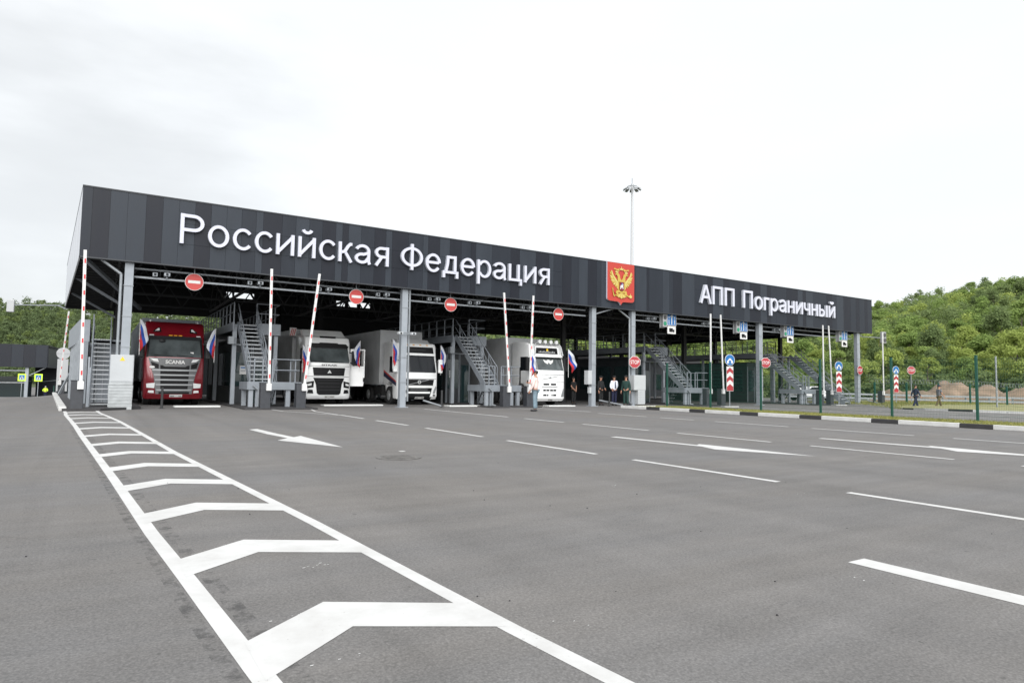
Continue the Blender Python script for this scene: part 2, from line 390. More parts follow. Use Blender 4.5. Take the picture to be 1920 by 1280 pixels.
# ------------------------------------------------------------------ ground and terrain
def S(t): t = max(0., min(1., t)); return t*t*(3-2*t)
def gz(x, y):
    d = math.hypot(x-CX, y-CY); z = 0.
    z -= 2.15*max(S((y-26)/62.), S((y-13)/75.)*S((-x-.8)/2.)) if x < 30 else 2.15*S((y-26)/62.)*S((48-x)/18.)
    z -= .25*S((x-43)/8.)*S((-y-1)/3.)
    return z
def hill_z(x, y):
    dx, dy = x-CX, y-CY; d = math.hypot(dx, dy); a = math.degrees(math.atan2(dx, dy))
    # right hill: close behind the canopy; left hill: far
    wr = S((a-8)/26.)
    r0 = 280*(1-wr)+88*wr; rise = .225*(1-wr)+.205*wr
    if a > 52: r0 = 88-S((a-52)/25)*6
    base = gz(x, y)
    t = d-r0
    if t < 0: h = base*1.0
    else:
        ridge = (270+20*math.sin(a*.21)) if wr > .5 else 460
        tt = min(t, ridge-r0); h = base+rise*tt*S(tt/45.+.25)-max(0, t-(ridge-r0))*.02
        h *= 1+wr*(.535+.35*S((a-56)/16.)-1)
        h += 2.2*math.sin(x*.043+1)*math.sin(y*.05)*S(tt/60.)
    return h, t
gv, gf = [], []
xs = [-900, -500, -300, -200, -140, -100, -70, -50, -35, -25, -18, -12, -8, -5, -3, -1.5, 0, 3, 8, 14, 20, 26, 30, 34, 38, 42, 44, 46, 48, 50, 53, 56, 60, 66, 74, 84, 100, 120, 150, 200, 300, 500, 900]
ys = [-900, -300, -120, -70, -50, -40, -34, -30, -27, -24, -20, -16, -12, -9, -6, -4, -3, -2, -1, 0, 4, 9, 13, 16, 20, 24, 27, 31, 36, 42, 50, 60, 72, 85, 100, 130, 180, 260, 400, 900]
for y in ys:
    for x in xs: gv.append((x, y, gz(x, y)))
nx = len(xs)
for j in range(len(ys)-1):
    for i in range(nx-1): gf.append((j*nx+i, j*nx+i+1, (j+1)*nx+i+1, (j+1)*nx+i))
g = MB(); g.v, g.f, g.m = gv, gf, [0]*len(gf)
tag(g.build('ground', 'asphalt', smooth=80), kind='structure')
# hill sheet (polar grid), a few cm above the ground where it starts
h = MB(); NA, rr = 90, [80, 84, 90, 96, 104, 114, 126, 140, 156, 174, 195, 220, 250, 290, 320, 350, 385, 420, 470, 530, 620, 760]
for r in rr:
    for i in range(NA+1):
        a = R(-34+i*(118/NA)); x, y = CX+r*math.sin(a), CY+r*math.cos(a); z, t = hill_z(x, y); h.v.append((x, y, z+(.06 if t > -6 else -.6)))
for j in range(len(rr)-1):
    for i in range(NA): h.f.append((j*(NA+1)+i, (j+1)*(NA+1)+i, (j+1)*(NA+1)+i+1, j*(NA+1)+i+1)); h.m.append(0)
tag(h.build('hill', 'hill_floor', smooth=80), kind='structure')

def sheet(name, pts, z, m, rel=True):
    return tag(MB().poly([(x, y, (gz(x, y) if rel else 0)+z) for x, y in pts]).build(name, m), kind='structure')
def ribbon(pts, w, z):
    mb = MB(); n = len(pts); L_, R_ = [], []
    for i, p in enumerate(pts):
        a = Vector(pts[max(0, i-1)]); b = Vector(pts[min(n-1, i+1)]); d = (b-a).normalized(); q = Vector((-d.y, d.x))*w/2
        L_.append((p[0]+q.x, p[1]+q.y, gz(*p)+z)); R_.append((p[0]-q.x, p[1]-q.y, gz(*p)+z))
    for i in range(n-1): mb.poly([R_[i], R_[i+1], L_[i+1], L_[i]])
    return mb
ZM = .002
# hatched (zebra) island in front of the left barrier
gl = [(-.13, -1.15), (-.05, -2.6), (0, -4), (.22, -7.2), (.40, -10.0), (.57, -13.0), (.83, -17.2), (1.0, -20), (1.2, -23.5), (1.3, -24.9), (1.40, -26.4), (1.56, -28.6)]
gr = [(.80, .1), (.92, -2.75), (1.13, -5.05), (1.38, -8.1), (1.67, -13), (1.91, -17.2), (2.4, -23.7), (2.57, -26.6), (2.64, -27.4), (2.76, -28.8)]
def at_y(pl, y):
    for a, b in zip(pl, pl[1:]):
        if b[1] <= y <= a[1]: return a[0]+(b[0]-a[0])*(y-a[1])/(b[1]-a[1])
    return pl[-1][0]
tag(ribbon(gl, .10, ZM).build('edge_line', 'road_paint'), kind='structure')
tag(ribbon(gr, .10, ZM).build('edge_line', 'road_paint'), kind='structure')
for ya in (-25.74, -24.05, -22.25, -20.4, -18.59, -16.73, -14.78, -12.62, -10.28, -7.98, -5.64, -3.55, -1.7):
    xl, xr = at_y(gl, ya-.38)+.03, at_y(gr, ya-.36)-.03; xm = xl+(xr-xl)*.43; th = .43
    mb = MB()
    zc = ZM+.0008; mb.poly([(xl, ya-.38-th*1.05, zc), (xm+.02, ya-th, zc), (xm, ya, zc), (xl, ya-.38, zc)])
    mb.poly([(xm+.02, ya-th, zc), (xr+.05, ya-.38-th, zc), (xr, ya-.38, zc), (xm, ya, zc)])
    tag(mb.build('chevron_marking', 'road_paint'), kind='structure')
# lane dashes
def dash(x, y0, y1, w=.11): tag(ribbon([(x, y0), (x, y1)], w, ZM).build('lane_dash', 'road_paint'), kind='structure')
for y0, y1 in ((-6.0, -8.48), (-9.6, -12.1), (-13.3, -16.35), (-17.4, -20.36), (-21.3, -24.0), (-24.93, -27.6)): dash(8.25, y0, y1)
for y0, y1 in ((-1.6, -8.9), (-10.0, -12.3), (-13.27, -16.15), (-17.2, -20.0), (-20.95, -23.7), (-24.7, -27.5)): dash(13.57, y0, y1)
for y0, y1 in ((-7.25, -10.2), (-10.95, -12.64), (-13.6, -16.5), (-17.3, -20.25), (-21.2, -24)): dash(19.2, y0, y1)
dash(5.36, -26.7, -29.5, .2)
dash(5.36, -18.5, -18.62, .1)
# lane arrows
def arrow(name, pts): sheet(name, pts, ZM, 'road_paint')
arrow('direction_arrow', [(3.98, -12.35), (4.2, -12.2), (4.28, -13.6), (4.4, -14.95), (4.62, -14.66), (4.66, -17.46), (3.92, -15.6), (4.22, -15.15), (4.07, -13.9)])
arrow('direction_arrow', [(11.03, -17.5), (11.22, -17.5), (11.36, -19.85), (11.58, -19.7), (11.68, -22.3), (10.97, -20.65), (11.2, -20.1)])
arrow('direction_arrow', [(15.63, -19.8), (15.82, -19.8), (15.95, -22.2), (16.15, -22.05), (15.88, -24.6), (15.3, -23.0), (15.72, -22.5)])
# small painted noses in front of the inner barriers
for gx, o in ((7.75, 0), (19.35, .15)):
    mb = ribbon([(gx-.8, -.9), (gx+.85, -.9), (gx+.45, -3.0), (gx+.48, -6.0)], .09, ZM); m2 = ribbon([(gx-.8, -.9), (gx-.72, -2.7), (gx+.42, -6.0)], .09, ZM+.002)
    mb.v += m2.v; k = len(mb.v)-len(m2.v); mb.f += [tuple(k+i for i in f) for f in m2.f]; mb.m += m2.m
    tag(mb.build('gore_marking', 'road_paint'), kind='structure')
# dark primer stain that runs beside the left edge line
m_ = bpy.data.materials.new('primer_stain'); m_.use_nodes = True; t_ = m_.node_tree; b_ = t_.nodes["Principled BSDF"]; b_.inputs["Base Color"].default_value = (.062, .062, .064, 1); b_.inputs["Roughness"].default_value = .85
tc_ = t_.nodes.new("ShaderNodeTexCoord"); n_ = t_.nodes.new("ShaderNodeTexNoise"); n_.inputs["Scale"].default_value = 7; n_.inputs["Detail"].default_value = 8; n_.inputs["Roughness"].default_value = .72; t_.links.new(tc_.outputs["Object"], n_.inputs["Vector"])
r_m = t_.nodes.new("ShaderNodeMapRange"); r_m.inputs[1].default_value = .48; r_m.inputs[2].default_value = .62; r_m.inputs[4].default_value = .36; t_.links.new(n_.outputs[0], r_m.inputs[0]); t_.links.new(r_m.outputs[0], b_.inputs["Alpha"]); M['primer_stain'] = m_
for off, wd in ((.115, .09), (-.10, .07)):
    tag(ribbon([(x+off, y) for x, y in gl if y < -9], wd, .0012).build('asphalt_stain', 'primer_stain'), kind='structure')
m_ = bpy.data.materials.new('paint_overspray'); m_.use_nodes = True; t_ = m_.node_tree; b_ = t_.nodes["Principled BSDF"]; b_.inputs["Base Color"].default_value = (.40, .40, .40, 1); b_.inputs["Roughness"].default_value = .85
tc_ = t_.nodes.new("ShaderNodeTexCoord"); n_ = t_.nodes.new("ShaderNodeTexNoise"); n_.inputs["Scale"].default_value = 60; n_.inputs["Detail"].default_value = 6; n_.inputs["Roughness"].default_value = .8; t_.links.new(tc_.outputs["Object"], n_.inputs["Vector"])
r_m = t_.nodes.new("ShaderNodeMapRange"); r_m.inputs[1].default_value = .53; r_m.inputs[2].default_value = .66; r_m.inputs[4].default_value = .8; t_.links.new(n_.outputs[0], r_m.inputs[0]); t_.links.new(r_m.outputs[0], b_.inputs["Alpha"]); M['paint_overspray'] = m_
for xo in (-.15, .15): tag(ribbon([(5.36+xo, -26.75), (5.36+xo, -29.5)], .045, .0012).build('overspray', 'paint_overspray'), kind='structure')
# scuffs of spilt paint
mb = MB()
for i in range(42):
    cx, cy = rnd.choice([(2.03, -25.0), (1.66, -25.9), (1.75, -26.5), (7.65, -24.75), (6.1, -23.3), (2.9, -26.7), (4.9, -26.9)]); x, y = cx+rnd.gauss(0, .07), cy+rnd.gauss(0, .05); s = rnd.uniform(.0015, .006)
    mb.poly([(x-s*2, y-s, ZM), (x+s, y-s, ZM), (x+s*2, y+s, ZM), (x-s, y+s*.8, ZM)])
tag(mb.build('paint_spill', 'road_paint'), kind='structure')
# loose pebbles on the near asphalt
mb = MB()
for i in range(36):
    t = rnd.random(); x, y = rnd.uniform(.2, 9), rnd.uniform(-28.2, -20); s = rnd.uniform(.003, .008)
    mb.sphere((x, y, s*.5), s, 5, 3, 0, 1, 1, .7)
tag(mb.build('pebbles', 'kerb_black'), kind='stuff')
# manhole
t = thing('manhole_cover', 'round dark iron manhole cover set in the open asphalt lot', 'manhole cover', (4.93, -19.45, 0))
MB().disc((0, 0, .003), .36, 28, 'z', .006).build('frame', 'iron_cover', t)
mb = MB()
for i in range(-5, 6):
    for j in range(-5, 6):
        if i*i+j*j < 26: mb.box(i*.055-.018, i*.055+.018, j*.055-.018, j*.055+.018, .0092, .016)
mb.build('tread_plate', 'iron_cover', t)
# grass strip + kerb on the right
KX = 24.72
strip = [(KX+.12, -2.7), (KX+.12, -40), (29.2, -40), (29.6, -20), (29.8, -6), (29.8, -1.2), (27.2, -1.0)]
sheet('grass_strip_ground', strip, .07, 'grass_soil', False)
kb = MB(); y = -2.5; white = True
while y > -40:
    L = 1.95 if white else .95
    kb.box(KX-.02, KX+.14, y-L+.012, y, 0, .15, 0 if white else 1); y -= L; white = not white
kb.box(KX+.14, 27.2, -2.62, -2.5, 0, .12, 0)
tag(kb.build('kerb', ['kerb_white', 'kerb_black'], bevel=.015), kind='structure')
kb = MB(); p0 = Vector((48.6, -3.6)); p1 = Vector((44.9, -40))
pts = [(50.5, -4.0), (48.3, -5.2), (46.6, -7.5), (45.9, -10.5), (46.2, -14), (46.6, -20), (47, -30)]; k = 0
for a, b in zip(pts, pts[1:]):
    a, b = Vector(a), Vector(b); n = max(1, int((b-a).length/1.2))
    for i in range(n):
        q0, q1 = a+(b-a)*i/n, a+(b-a)*(i+.98)/n
        kb.bar((q0.x, q0.y, gz(*q0)+.05), (q1.x, q1.y, gz(*q1)+.05), .16, .2, 1 if k % 3 == 2 else 0); k += 1
tag(kb.build('kerb', ['kerb_white', 'kerb_black']), kind='structure')
sheet('grass_verge_ground', [(50.5, -3.8), (48.5, -5.2), (46.8, -7.5), (46.1, -10.5), (46.4, -14), (46.8, -20), (47.2, -30), (90, -30), (80, 4), (66, 9), (58, 1)], .06, 'grass_soil')
# left: grass beyond the lot and pale concrete edge
sheet('grass_verge_ground', [(-2.6, 46), (-16, 60), (-16, 62), (0, 84), (2.6, 84), (2.2, 46)], .05, 'grass_soil')
tag(ribbon([(-60, 11.6), (-12, 14.6), (-1.9, 19.8)], .16, .015).build('edge_line', 'concrete'), kind='structure')
# second carriageway lane lines
for x, ya, yb in ((34.2, -3, -24), (38.2, -3, -24), (42.0, -3, -24)):
    y = ya
    while y > yb: dash(x, y, y-2.4, .12); y -= 3.8
tag(ribbon([(31.2, -.9), (31.2, -26)], .12, ZM).build('edge_line', 'road_paint'), kind='structure')
# grass blades
def grass(name, area, n, hgt, z0, rel=True, seed=1):
    rg = np.random.default_rng(seed); (x0, x1, y0, y1) = area
    px, py = rg.uniform(x0, x1, n), rg.uniform(y0, y1, n); a = rg.uniform(0, 6.28, n); hh = hgt*rg.uniform(.4, 1.3, n); wd = .018
    dx, dy = np.cos(a)*wd, np.sin(a)*wd; lx, ly = rg.normal(0, .4, n)*hh, rg.normal(0, .4, n)*hh
    z = np.array([gz(X, Y) if rel else 0 for X, Y in zip(px, py)])+z0
    v = np.empty((n, 3, 3)); v[:, 0] = np.stack([px-dx, py-dy, z], 1); v[:, 1] = np.stack([px+dx, py+dy, z], 1); v[:, 2] = np.stack([px+lx, py+ly, z+hh], 1)
    me = bpy.data.meshes.new(name); me.vertices.add(3*n); me.vertices.foreach_set("co", v.ravel()); me.loops.add(3*n); me.loops.foreach_set("vertex_index", np.arange(3*n))
    me.polygons.add(n); me.polygons.foreach_set("loop_start", np.arange(0, 3*n, 3)); me.polygons.foreach_set("loop_total", np.full(n, 3)); me.update(); me.validate()
    me.materials.append(M['grass_blade']); o = bpy.data.objects.new(name, me); C.objects.link(o); return tag(o, kind='stuff')
grass('grass', (KX+.2, 29.3, -26, -2.8), 20000, .055, .07, False)
grass('grass', (50, 78, -8, 4), 20000, .16, .06, True, 2)

# ------------------------------------------------------------------ main canopy
L, ZT, ZB, DEP = 53.95, 8.49, 5.776, 22.0
can = thing('border_canopy', 'long dark grey panelled checkpoint canopy spanning the truck lanes', 'canopy')
bx = [0, .33, .91, 1.49, 2.12, 2.71, 3.29, 3.88, 4.48, 5.08, 5.67, 6.25, 6.54, 7.33, 7.92, 8.51, 9.1, 9.71, 10.02, 10.3, 10.91, 11.56, 12.13, 12.44, 13.27, 14.06, 14.33, 14.97, 15.52, 16.18, 16.73, 17.02, 17.99, 19.15, 19.72, 20.77, 21.66, 21.97, 22.58, 23.2, 23.75, 24.4, 25.06, 25.4, 26.2, 27.0, 28.07, 29.0, 29.2, 30.36, 30.94, 31.26, 32.06, 33.22, 34.42, 34.94, 35.98, 36.6, 38.08, 38.7, 39.84, 40.55, 40.97, 41.58, 42.77, 44.11, 44.7, 45.1, 45.97, 47.7, 48.41, 49.02, 49.94, 50.91, 51.66, 52.13, 52.9, 53.3, L]
tone = [1, 2, 0, 0, 2, 0, 0, 2, 0, 0, 1, 0, 2, 1, 0, 1, 2, 0, 2, 0, 1, 2, 0, 2, 1, 0, 2, 0, 2, 1, 2, 0, 1, 2, 0, 2, 0, 1, 2, 1, 0, 2, 1, 0, 1, 1, 0, 2, 1, 0, 1, 2, 0, 1, 2, 0, 2, 1, 0, 2, 0, 2, 1, 1, 2, 0, 2, 0, 1, 2, 1, 0, 2, 1, 2, 1, 2, 1]
fa = MB(); bands = (ZB, 6.66, 7.5, ZT-.05); gp = .004
for (a, b), tn in zip(zip(bx, bx[1:]), tone+[1]*20):
    bd = bands if 3.2 < a < 48.6 and not 22 < a < 33 else (ZB, ZT-.05)
    for z0, z1 in zip(bd, bd[1:]): fa.box(a+gp, b-gp, 0, .05, z0+(.004 if z0 > ZB else 0), z1-.004, tn)
fa.box(0, L, .05, .1, ZB, ZT-.05, 3)
fa.box(-.01, L+.01, -.025, .3, ZT-.048, ZT, 3)
fa.box(-.01, L+.01, -.012, .14, ZB-.05, ZB-.002, 3)
fa.build('front_fascia', ['panel_light', 'panel_mid', 'panel_dark', 'trim_dark'], can)
LX = -1.2
def side_wall(name, a, b, mats, z0=ZB, z1=ZT-.05):
    mb = MB(); a, b = Vector(a), Vector(b); n = 20; d = (b-a)/n; nrm = Vector((d.y, -d.x)).normalized()
    for i in range(n):
        p, q = a+d*i+d*.008, a+d*(i+1)-d*.008
        mb.prism([(p.x, p.y, z0), (q.x, q.y, z0), (q.x, q.y, z1), (p.x, p.y, z1)], (-nrm.x*.05, -nrm.y*.05, 0), i % (len(mats)-1))
    e = -nrm*.05
    mb.bar((a.x+e.x*1.8, a.y+e.y, z1+.03), (b.x+e.x*1.8, b.y, z1+.03), .2, .06, len(mats)-1)
    return mb.build(name, mats, can)
side_wall('side_fascia', (LX, DEP), (0, .11), ['panel_side', 'panel_side', 'panel_side_b', 'trim_dark'])
side_wall('side_fascia', (L, .11), (L, DEP), ['panel_light', 'panel_mid', 'panel_dark', 'trim_dark'])
rf = MB()
rf.box(LX, L, DEP, DEP+.08, ZB-.1, 7.2); rf.box(LX, L, DEP, DEP+.08, 7.6, ZT)
for xa, xb in ((LX, 8.4), (10.4, 16.6), (17.3, 17.6), (18.3, 18.6), (19.4, L)): rf.box(xa, xb, DEP, DEP+.08, 7.2, 7.6)
for xa, xb in ((8.2, 29.5),): rf.box(xa, xb, DEP+.005, DEP+.075, 4.35, ZB-.1)  # dark screen added below the fascia to block bright background behind the trucks
rf.build('rear_fascia_and_screen', 'steel_dark', can)
ro = MB(); ro.prism([(.1, .1, 8.2), (L-.06, .1, 8.2), (L-.06, DEP, 8.0), (LX+.1, DEP, 8.0)], (0, 0, .18)); ro.build('roof', 'roof_under', can)
y = .9; pu = MB()
while y < DEP: pu.box(-1 if y > 18 else -.0, L-.1, y, y+.1, 7.75, 7.97); y += 1.35
pu.build('purlins', 'steel_dark', can)
def truss(a, b, z0, z1, n):
    mb = MB(); a, b = Vector((*a, 0)), Vector((*b, 0)); d = (b-a)/n
    mb.bar(a+Vector((0, 0, z0)), b+Vector((0, 0, z0)), .12, .12); mb.bar(a+Vector((0, 0, z1)), b+Vector((0, 0, z1)), .12, .12)
    for i in range(n):
        p, q = a+d*i, a+d*(i+1); mb.bar(p+Vector((0, 0, z0)), (p+q)/2+Vector((0, 0, z1)), .07, .07); mb.bar((p+q)/2+Vector((0, 0, z1)), q+Vector((0, 0, z0)), .07, .07)
    return mb
for xx in (1.66, 7.4, 13.26, 19.1, 25.03, 28.1, 34, 40.03, 46.1, 52.2): truss((xx, .2), (xx, DEP-.1), 6.05, 7.7, 9).build('truss', 'truss_grey', can)
for yy in (.75, 7.3, 14.6, 21.2): truss((.2, yy), (L-.3, yy), 6.15, 7.6, 30).build('truss', 'truss_grey', can)
COLX = (1.66, 13.26, 25.03, 28.1, 40.03, 52.2)
for xx in COLX:
    for yy in (.32, 7.3, 14.6, 21.2):
        if yy != .32 and xx in (25.03, 28.1, 13.26) and yy < 9 and xx != 28.1: continue
        mb = MB(); zt = 6.0
        mb.box(xx-.15, xx+.15, yy-.14, yy-.115, 0, zt); mb.box(xx-.15, xx+.15, yy+.115, yy+.14, 0, zt); mb.box(xx-.012, xx+.012, yy-.115, yy+.115, .0, zt)
        mb.box(xx-.15, xx-.03, yy-.1, yy+.1, 0, zt) if yy == .32 else None
        mb.box(xx-.25, xx+.25, yy-.25, yy+.25, 0, .03)
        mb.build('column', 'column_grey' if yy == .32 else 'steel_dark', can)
# drain pipes on the columns
for xx, s in ((1.66, -1), (28.1, -1), (25.03, 1), (13.26, 1), (40.03, 1), (52.2, 1)):
    mb = MB(); px = xx+s*.26
    top = {1.66: (.72, .25, 5.75), 28.1: (26.95, .25, 5.75), 25.03: (26.5, .25, 5.75)}.get(xx)
    if xx in (1.66, 28.1): mb.path([top, (px, .25, 5.25), (px, .25, .25), (px-.02*s, .05, .12)], .055, 8)
    elif xx == 25.03: mb.path([top, (xx+.15, .25, 5.35)], .045, 8)
    else: mb.path([(px, .25, 5.8), (px, .25, .3)], .05, 8)
    for z in (1.2, 2.4, 3.6, 4.8): mb.box(xx-.17, xx+.17, .16, .172, z, z+.03)
    mb.build('drain_pipe', 'galv', can)
# diagonal braces at the left corner + eaves purlins
for p_, q_, r__ in (((.1, .6, 5.85), (2.4, 7.3, 4.6), .14), ((-.6, 14, 5.85), (1.66, 14.6, 4.6), .1), ((-.3, 7.3, 5.9), (1.66, 7.3, 4.7), .12)): MB().bar(p_, q_, r__, r__).build('corner_brace', 'stair_grey', can)
mb = MB()
for i in range(1, 24):
    yy = i*.9; mb.box(LX*yy/DEP+.06, 1.5, yy, yy+.07, 5.82, 5.96)
mb.box(1.3, 1.4, .5, 21.5, 5.85, 5.93); mb.build('eave_lattice', 'steel_dark', can)
# horizontal service pipes under the fascia
for a, b in ((1.85, 24.7), (28.4, 51.9)):
    MB().tube((a, .62, 5.58), (b, .62, 5.56), .045, 8).build('service_pipe', 'galv', can)
    MB().box(a, b, .55, .68, 5.20, 5.27).build('cable_tray', 'galv', can)
    mb = MB(); xx = a+.9; mb.box(a, b, .59, .65, 5.96, 6.02)
    while xx < b: mb.box(xx, xx+.02, .6, .64, 5.27, 6.0); xx += 2.9
    mb.build('hanger_lattice', 'steel_dark', can)
# rear gallery walkway
gal = thing('walkway_gallery', 'dark raised walkway with railing running behind the canopy', 'walkway', (0, 27, 0))
MB().box(4, 64, 0, 1.4, 4.05, 4.5).build('deck', 'steel_dark', gal)
mb = MB(); xx = 4
while xx < 64: mb.box(xx, xx+.05, 0, .05, 4.5, 5.7); xx += 1.0
for z in (4.9, 5.3, 5.66): mb.box(4, 64, 0.0, .05, z, z+.05)
mb.build('railing', 'steel_dark', gal)
for xx in (4.5, 13.5, 25, 34, 43, 52, 61): MB().box(xx, xx+.3, .5, .8, -.5, 4.05).build('leg', 'steel_dark', gal)

# ------------------------------------------------------------------ lettering and coat of arms
def arc(cx, cy, rx, ry, a0, a1, n=18): return [(cx+rx*math.cos(R(a0+(a1-a0)*i/n)), cy+ry*math.sin(R(a0+(a1-a0)*i/n))) for i in range(n+1)]
XH = .745
GL = {  # strokes as centre lines, cap height 1; (points, width) ; advance
 'Р': ([[(.12, 0), (.12, 1)], [(.12, .94), (.48, .94)]+arc(.48, .705, .27, .235, 90, -90)+[(.12, .47)]], .86),
 'о': ([arc(.39, .372, .285, .325, 0, 360, 32)], .78), 'с': ([arc(.39, .372, .285, .325, 38, 322, 28)], .71),
 'и': ([[(.11, 0), (.11, XH)], [(.64, 0), (.64, XH)], [(.13, .10), (.62, .65)]], .76), 'й': ([[(.11, 0), (.11, XH)], [(.64, 0), (.64, XH)], [(.13, .10), (.62, .65)], arc(.375, 1.04, .16, .14, 195, 345)], .76),
 'к': ([[(.11, 0), (.11, XH)], [(.17, .36), (.30, .40), (.42, .60), (.50, .685), (.58, .685)], [(.30, .40), (.56, 0)]], .62),
 'а': ([arc(.36, .50, .25, .19, 165, 0)+[(.61, .10), (.66, 0)], [(.61, .44)]+arc(.33, .215, .225, .155, 75, 320, 20)+[(.60, .25)]], .76),
 'я': ([[(.60, 0), (.60, XH)], [(.60, .685), (.34, .685)]+arc(.34, .52, .20, .165, 90, 270)+[(.60, .355)], [(.36, .34), (.13, 0)]], .74),
 'Ф': ([arc(.53, .50, .42, .34, 0, 360, 36), [(.53, -.02), (.53, 1.02)]], 1.06),
 'е': ([[(.13, .385), (.64, .385)], arc(.39, .372, .285, .325, 2, 325, 30)], .77),
 'д': ([[(.17, .08), (.25, .40), (.27, .685)], [(.21, .685), (.66, .685)], [(.60, .08), (.60, XH)], [(.02, .06), (.76, .06)], [(.08, .11), (.08, -.17)], [(.70, .11), (.70, -.17)]], .80),
 'р': ([[(.11, -.28), (.11, XH)], arc(.40, .372, .275, .325, 150, -150, 28)], .77),
 'ц': ([[(.11, 0), (.11, XH)], [(.57, 0), (.57, XH)], [(.05, .06), (.74, .06)], [(.70, .11), (.70, -.17)]], .80),
 'А': ([[(.07, 0), (.43, 1)], [(.81, 0), (.45, 1)], [(.22, .34), (.66, .34)]], .90), 'П': ([[(.12, 0), (.12, 1)], [(.78, 0), (.78, 1)], [(.06, .94), (.84, .94)]], .96),
 'г': ([[(.11, 0), (.11, XH)], [(.05, .685), (.50, .685)]], .54), 'н': ([[(.11, 0), (.11, XH)], [(.61, 0), (.61, XH)], [(.11, .38), (.61, .38)]], .74),
 'ч': ([[(.57, 0), (.57, XH)], [(.10, XH), (.10, .52)]+arc(.28, .50, .18, .18, 180, 270, 8)+[(.57, .32)]], .70),
 'ы': ([[(.11, 0), (.11, XH)], [(.11, .42), (.36, .42)]+arc(.36, .24, .18, .18, 90, -90)+[(.11, .06)], [(.84, 0), (.84, XH)]], .98)}
def big_text(body, x0, x1, z0, capz, y, depth, wgt, label):
    x, lo = 0., []
    for ch in body: lo.append((x, GL[ch][0])); x += GL[ch][1]+.035
    lo_x = min(p[0]+ox for ox, st in lo for l in st for p in l)-wgt/2; hi_x = max(p[0]+ox for ox, st in lo for l in st for p in l)+wgt/2
    k = (x1-x0)/(hi_x-lo_x); kz = capz-z0; mb = MB(); n_ = 0
    for ox, st in lo:
        for l in st:
            n_ += 1; l = [p for i, p in enumerate(l) if i == 0 or math.hypot(p[0]-l[i-1][0], p[1]-l[i-1][1]) > 1e-4]; pts = [Vector(((p[0]+ox-lo_x), p[1])) for p in l]; closed = (pts[0]-pts[-1]).length < 1e-4; m = len(pts); yo = y-.004*(n_ % 4); b = len(mb.v)
            for i, p in enumerate(pts):
                if closed: d0, d1 = p-pts[(i-1) % (m-1)] if i else p-pts[m-2], pts[(i+1) % (m-1) if i < m-1 else 1]-p
                else: d0, d1 = (p-pts[i-1]) if i else (pts[1]-p), (pts[i+1]-p) if i < m-1 else (p-pts[i-1])
                d0.normalize(); d1.normalize(); t = (d0+d1).normalized(); nn = Vector((-t.y, t.x)); hw = wgt/2/max(.5, nn.dot(Vector((-d0.y, d0.x)))); hw *= (1-.10*abs(t.x))
                for sg in (1, -1):
                    q = p+nn*hw*sg; mb.v.append((x0+q.x*k, yo, z0+q.y*kz)); mb.v.append((x0+q.x*k, -.001, z0+q.y*kz))
            for i in range(m-1):
                c = b+4*i; mb.f += [(c, c+4, c+6, c+2), (c+1, c+3, c+7, c+5), (c, c+1, c+5, c+4), (c+2, c+6, c+7, c+3)]; mb.m += [0, 0, 1, 1]
            if not closed: c = b+4*(m-1); mb.f += [(b, b+2, b+3, b+1), (c, c+1, c+3, c+2)]; mb.m += [1, 1]
    return tag(mb.build('sign_lettering', ['letter_white', 'letter_side']), label, 'lettering')
big_text('Российская', 3.34, 12.23, 6.66, 7.88, -.15, .12, .118, 'big white raised first word of the country name on the fascia')
big_text('Федерация', 12.86, 21.61, 6.66, 7.88, -.15, .12, .118, 'big white raised second word beginning with round letter, on the fascia')
big_text('АПП', 33.59, 37.0, 6.64, 7.84, -.15, .12, .15, 'short white three-letter raised abbreviation on the fascia right of the shield')
big_text('Пограничный', 37.75, 48.58, 6.64, 7.84, -.15, .12, .15, 'narrow white raised checkpoint name near the right end of the fascia')
em = thing('coat_of_arms', 'red shield with golden double-headed eagle mounted on the fascia', 'coat of arms', (25.74, -.03, 5.87))
SW, SH = 2.1, 2.58
def sp(u, v, y=0): return (u*SW, y, v*SH)
out_ = [(0, 1), (0, .17)]+[(.10-.10*math.cos(R(a)), .17-.055*math.sin(R(a))) for a in (20, 45, 70, 90)]+[(.40, .108), (.46, .085), (.5, .03), (.54, .085), (.60, .108)]+[(.90+.10*math.sin(R(a)), .17-.055*math.cos(R(a))) for a in (0, 20, 45, 70)]+[(1, .17), (1, 1)]
MB().prism([sp(u, v, -.12) for u, v in out_], (0, .12, 0), 0, 1).build('shield', ['emblem_red', 'letter_white'], em)
eg = MB()
YO = [0.]
def pl(pts, m=0, y=-.14): YO[0] += .0006; eg.prism([sp(.5+(u-.5)*1.24, v+.01, y-YO[0]) for u, v in pts], (0, .02, 0), m)
def both(pts, m=0, y=-.14): pl(pts, m, y); pl([(1-u, v) for u, v in pts][::-1], m, y)
def feather(u0, v0, u1, v1, w, m=0):
    dx, dy = (u1-u0)*SW, (v1-v0)*SH; L_ = math.hypot(dx, dy); nx, ny = -dy/L_*w/SW, dx/L_*w/SH
    both([(u0-nx*.6, v0-ny*.6), (u0+nx*.6, v0+ny*.6), (u0+(u1-u0)*.75+nx, v0+(v1-v0)*.75+ny), (u1, v1), (u0+(u1-u0)*.75-nx, v0+(v1-v0)*.75-ny)], m, -.14-.004*rnd.random())
for i in range(8):   # long wing feathers
    t = i/7; feather(.30+.09*t, .60-.06*t, .155+.02*math.sin(t*3.1)*-1+.23*t**1.8, .78-.40*t**.75, .048, i % 2)
for i in range(5):
    t = i/4; feather(.36, .56, .22+.14*t, .70-.25*t, .044, (i+1) % 2)
both([(.19, .79), (.215, .80), (.26, .70), (.35, .60), (.40, .55), (.36, .52), (.28, .62), (.22, .70)], 1, -.15)
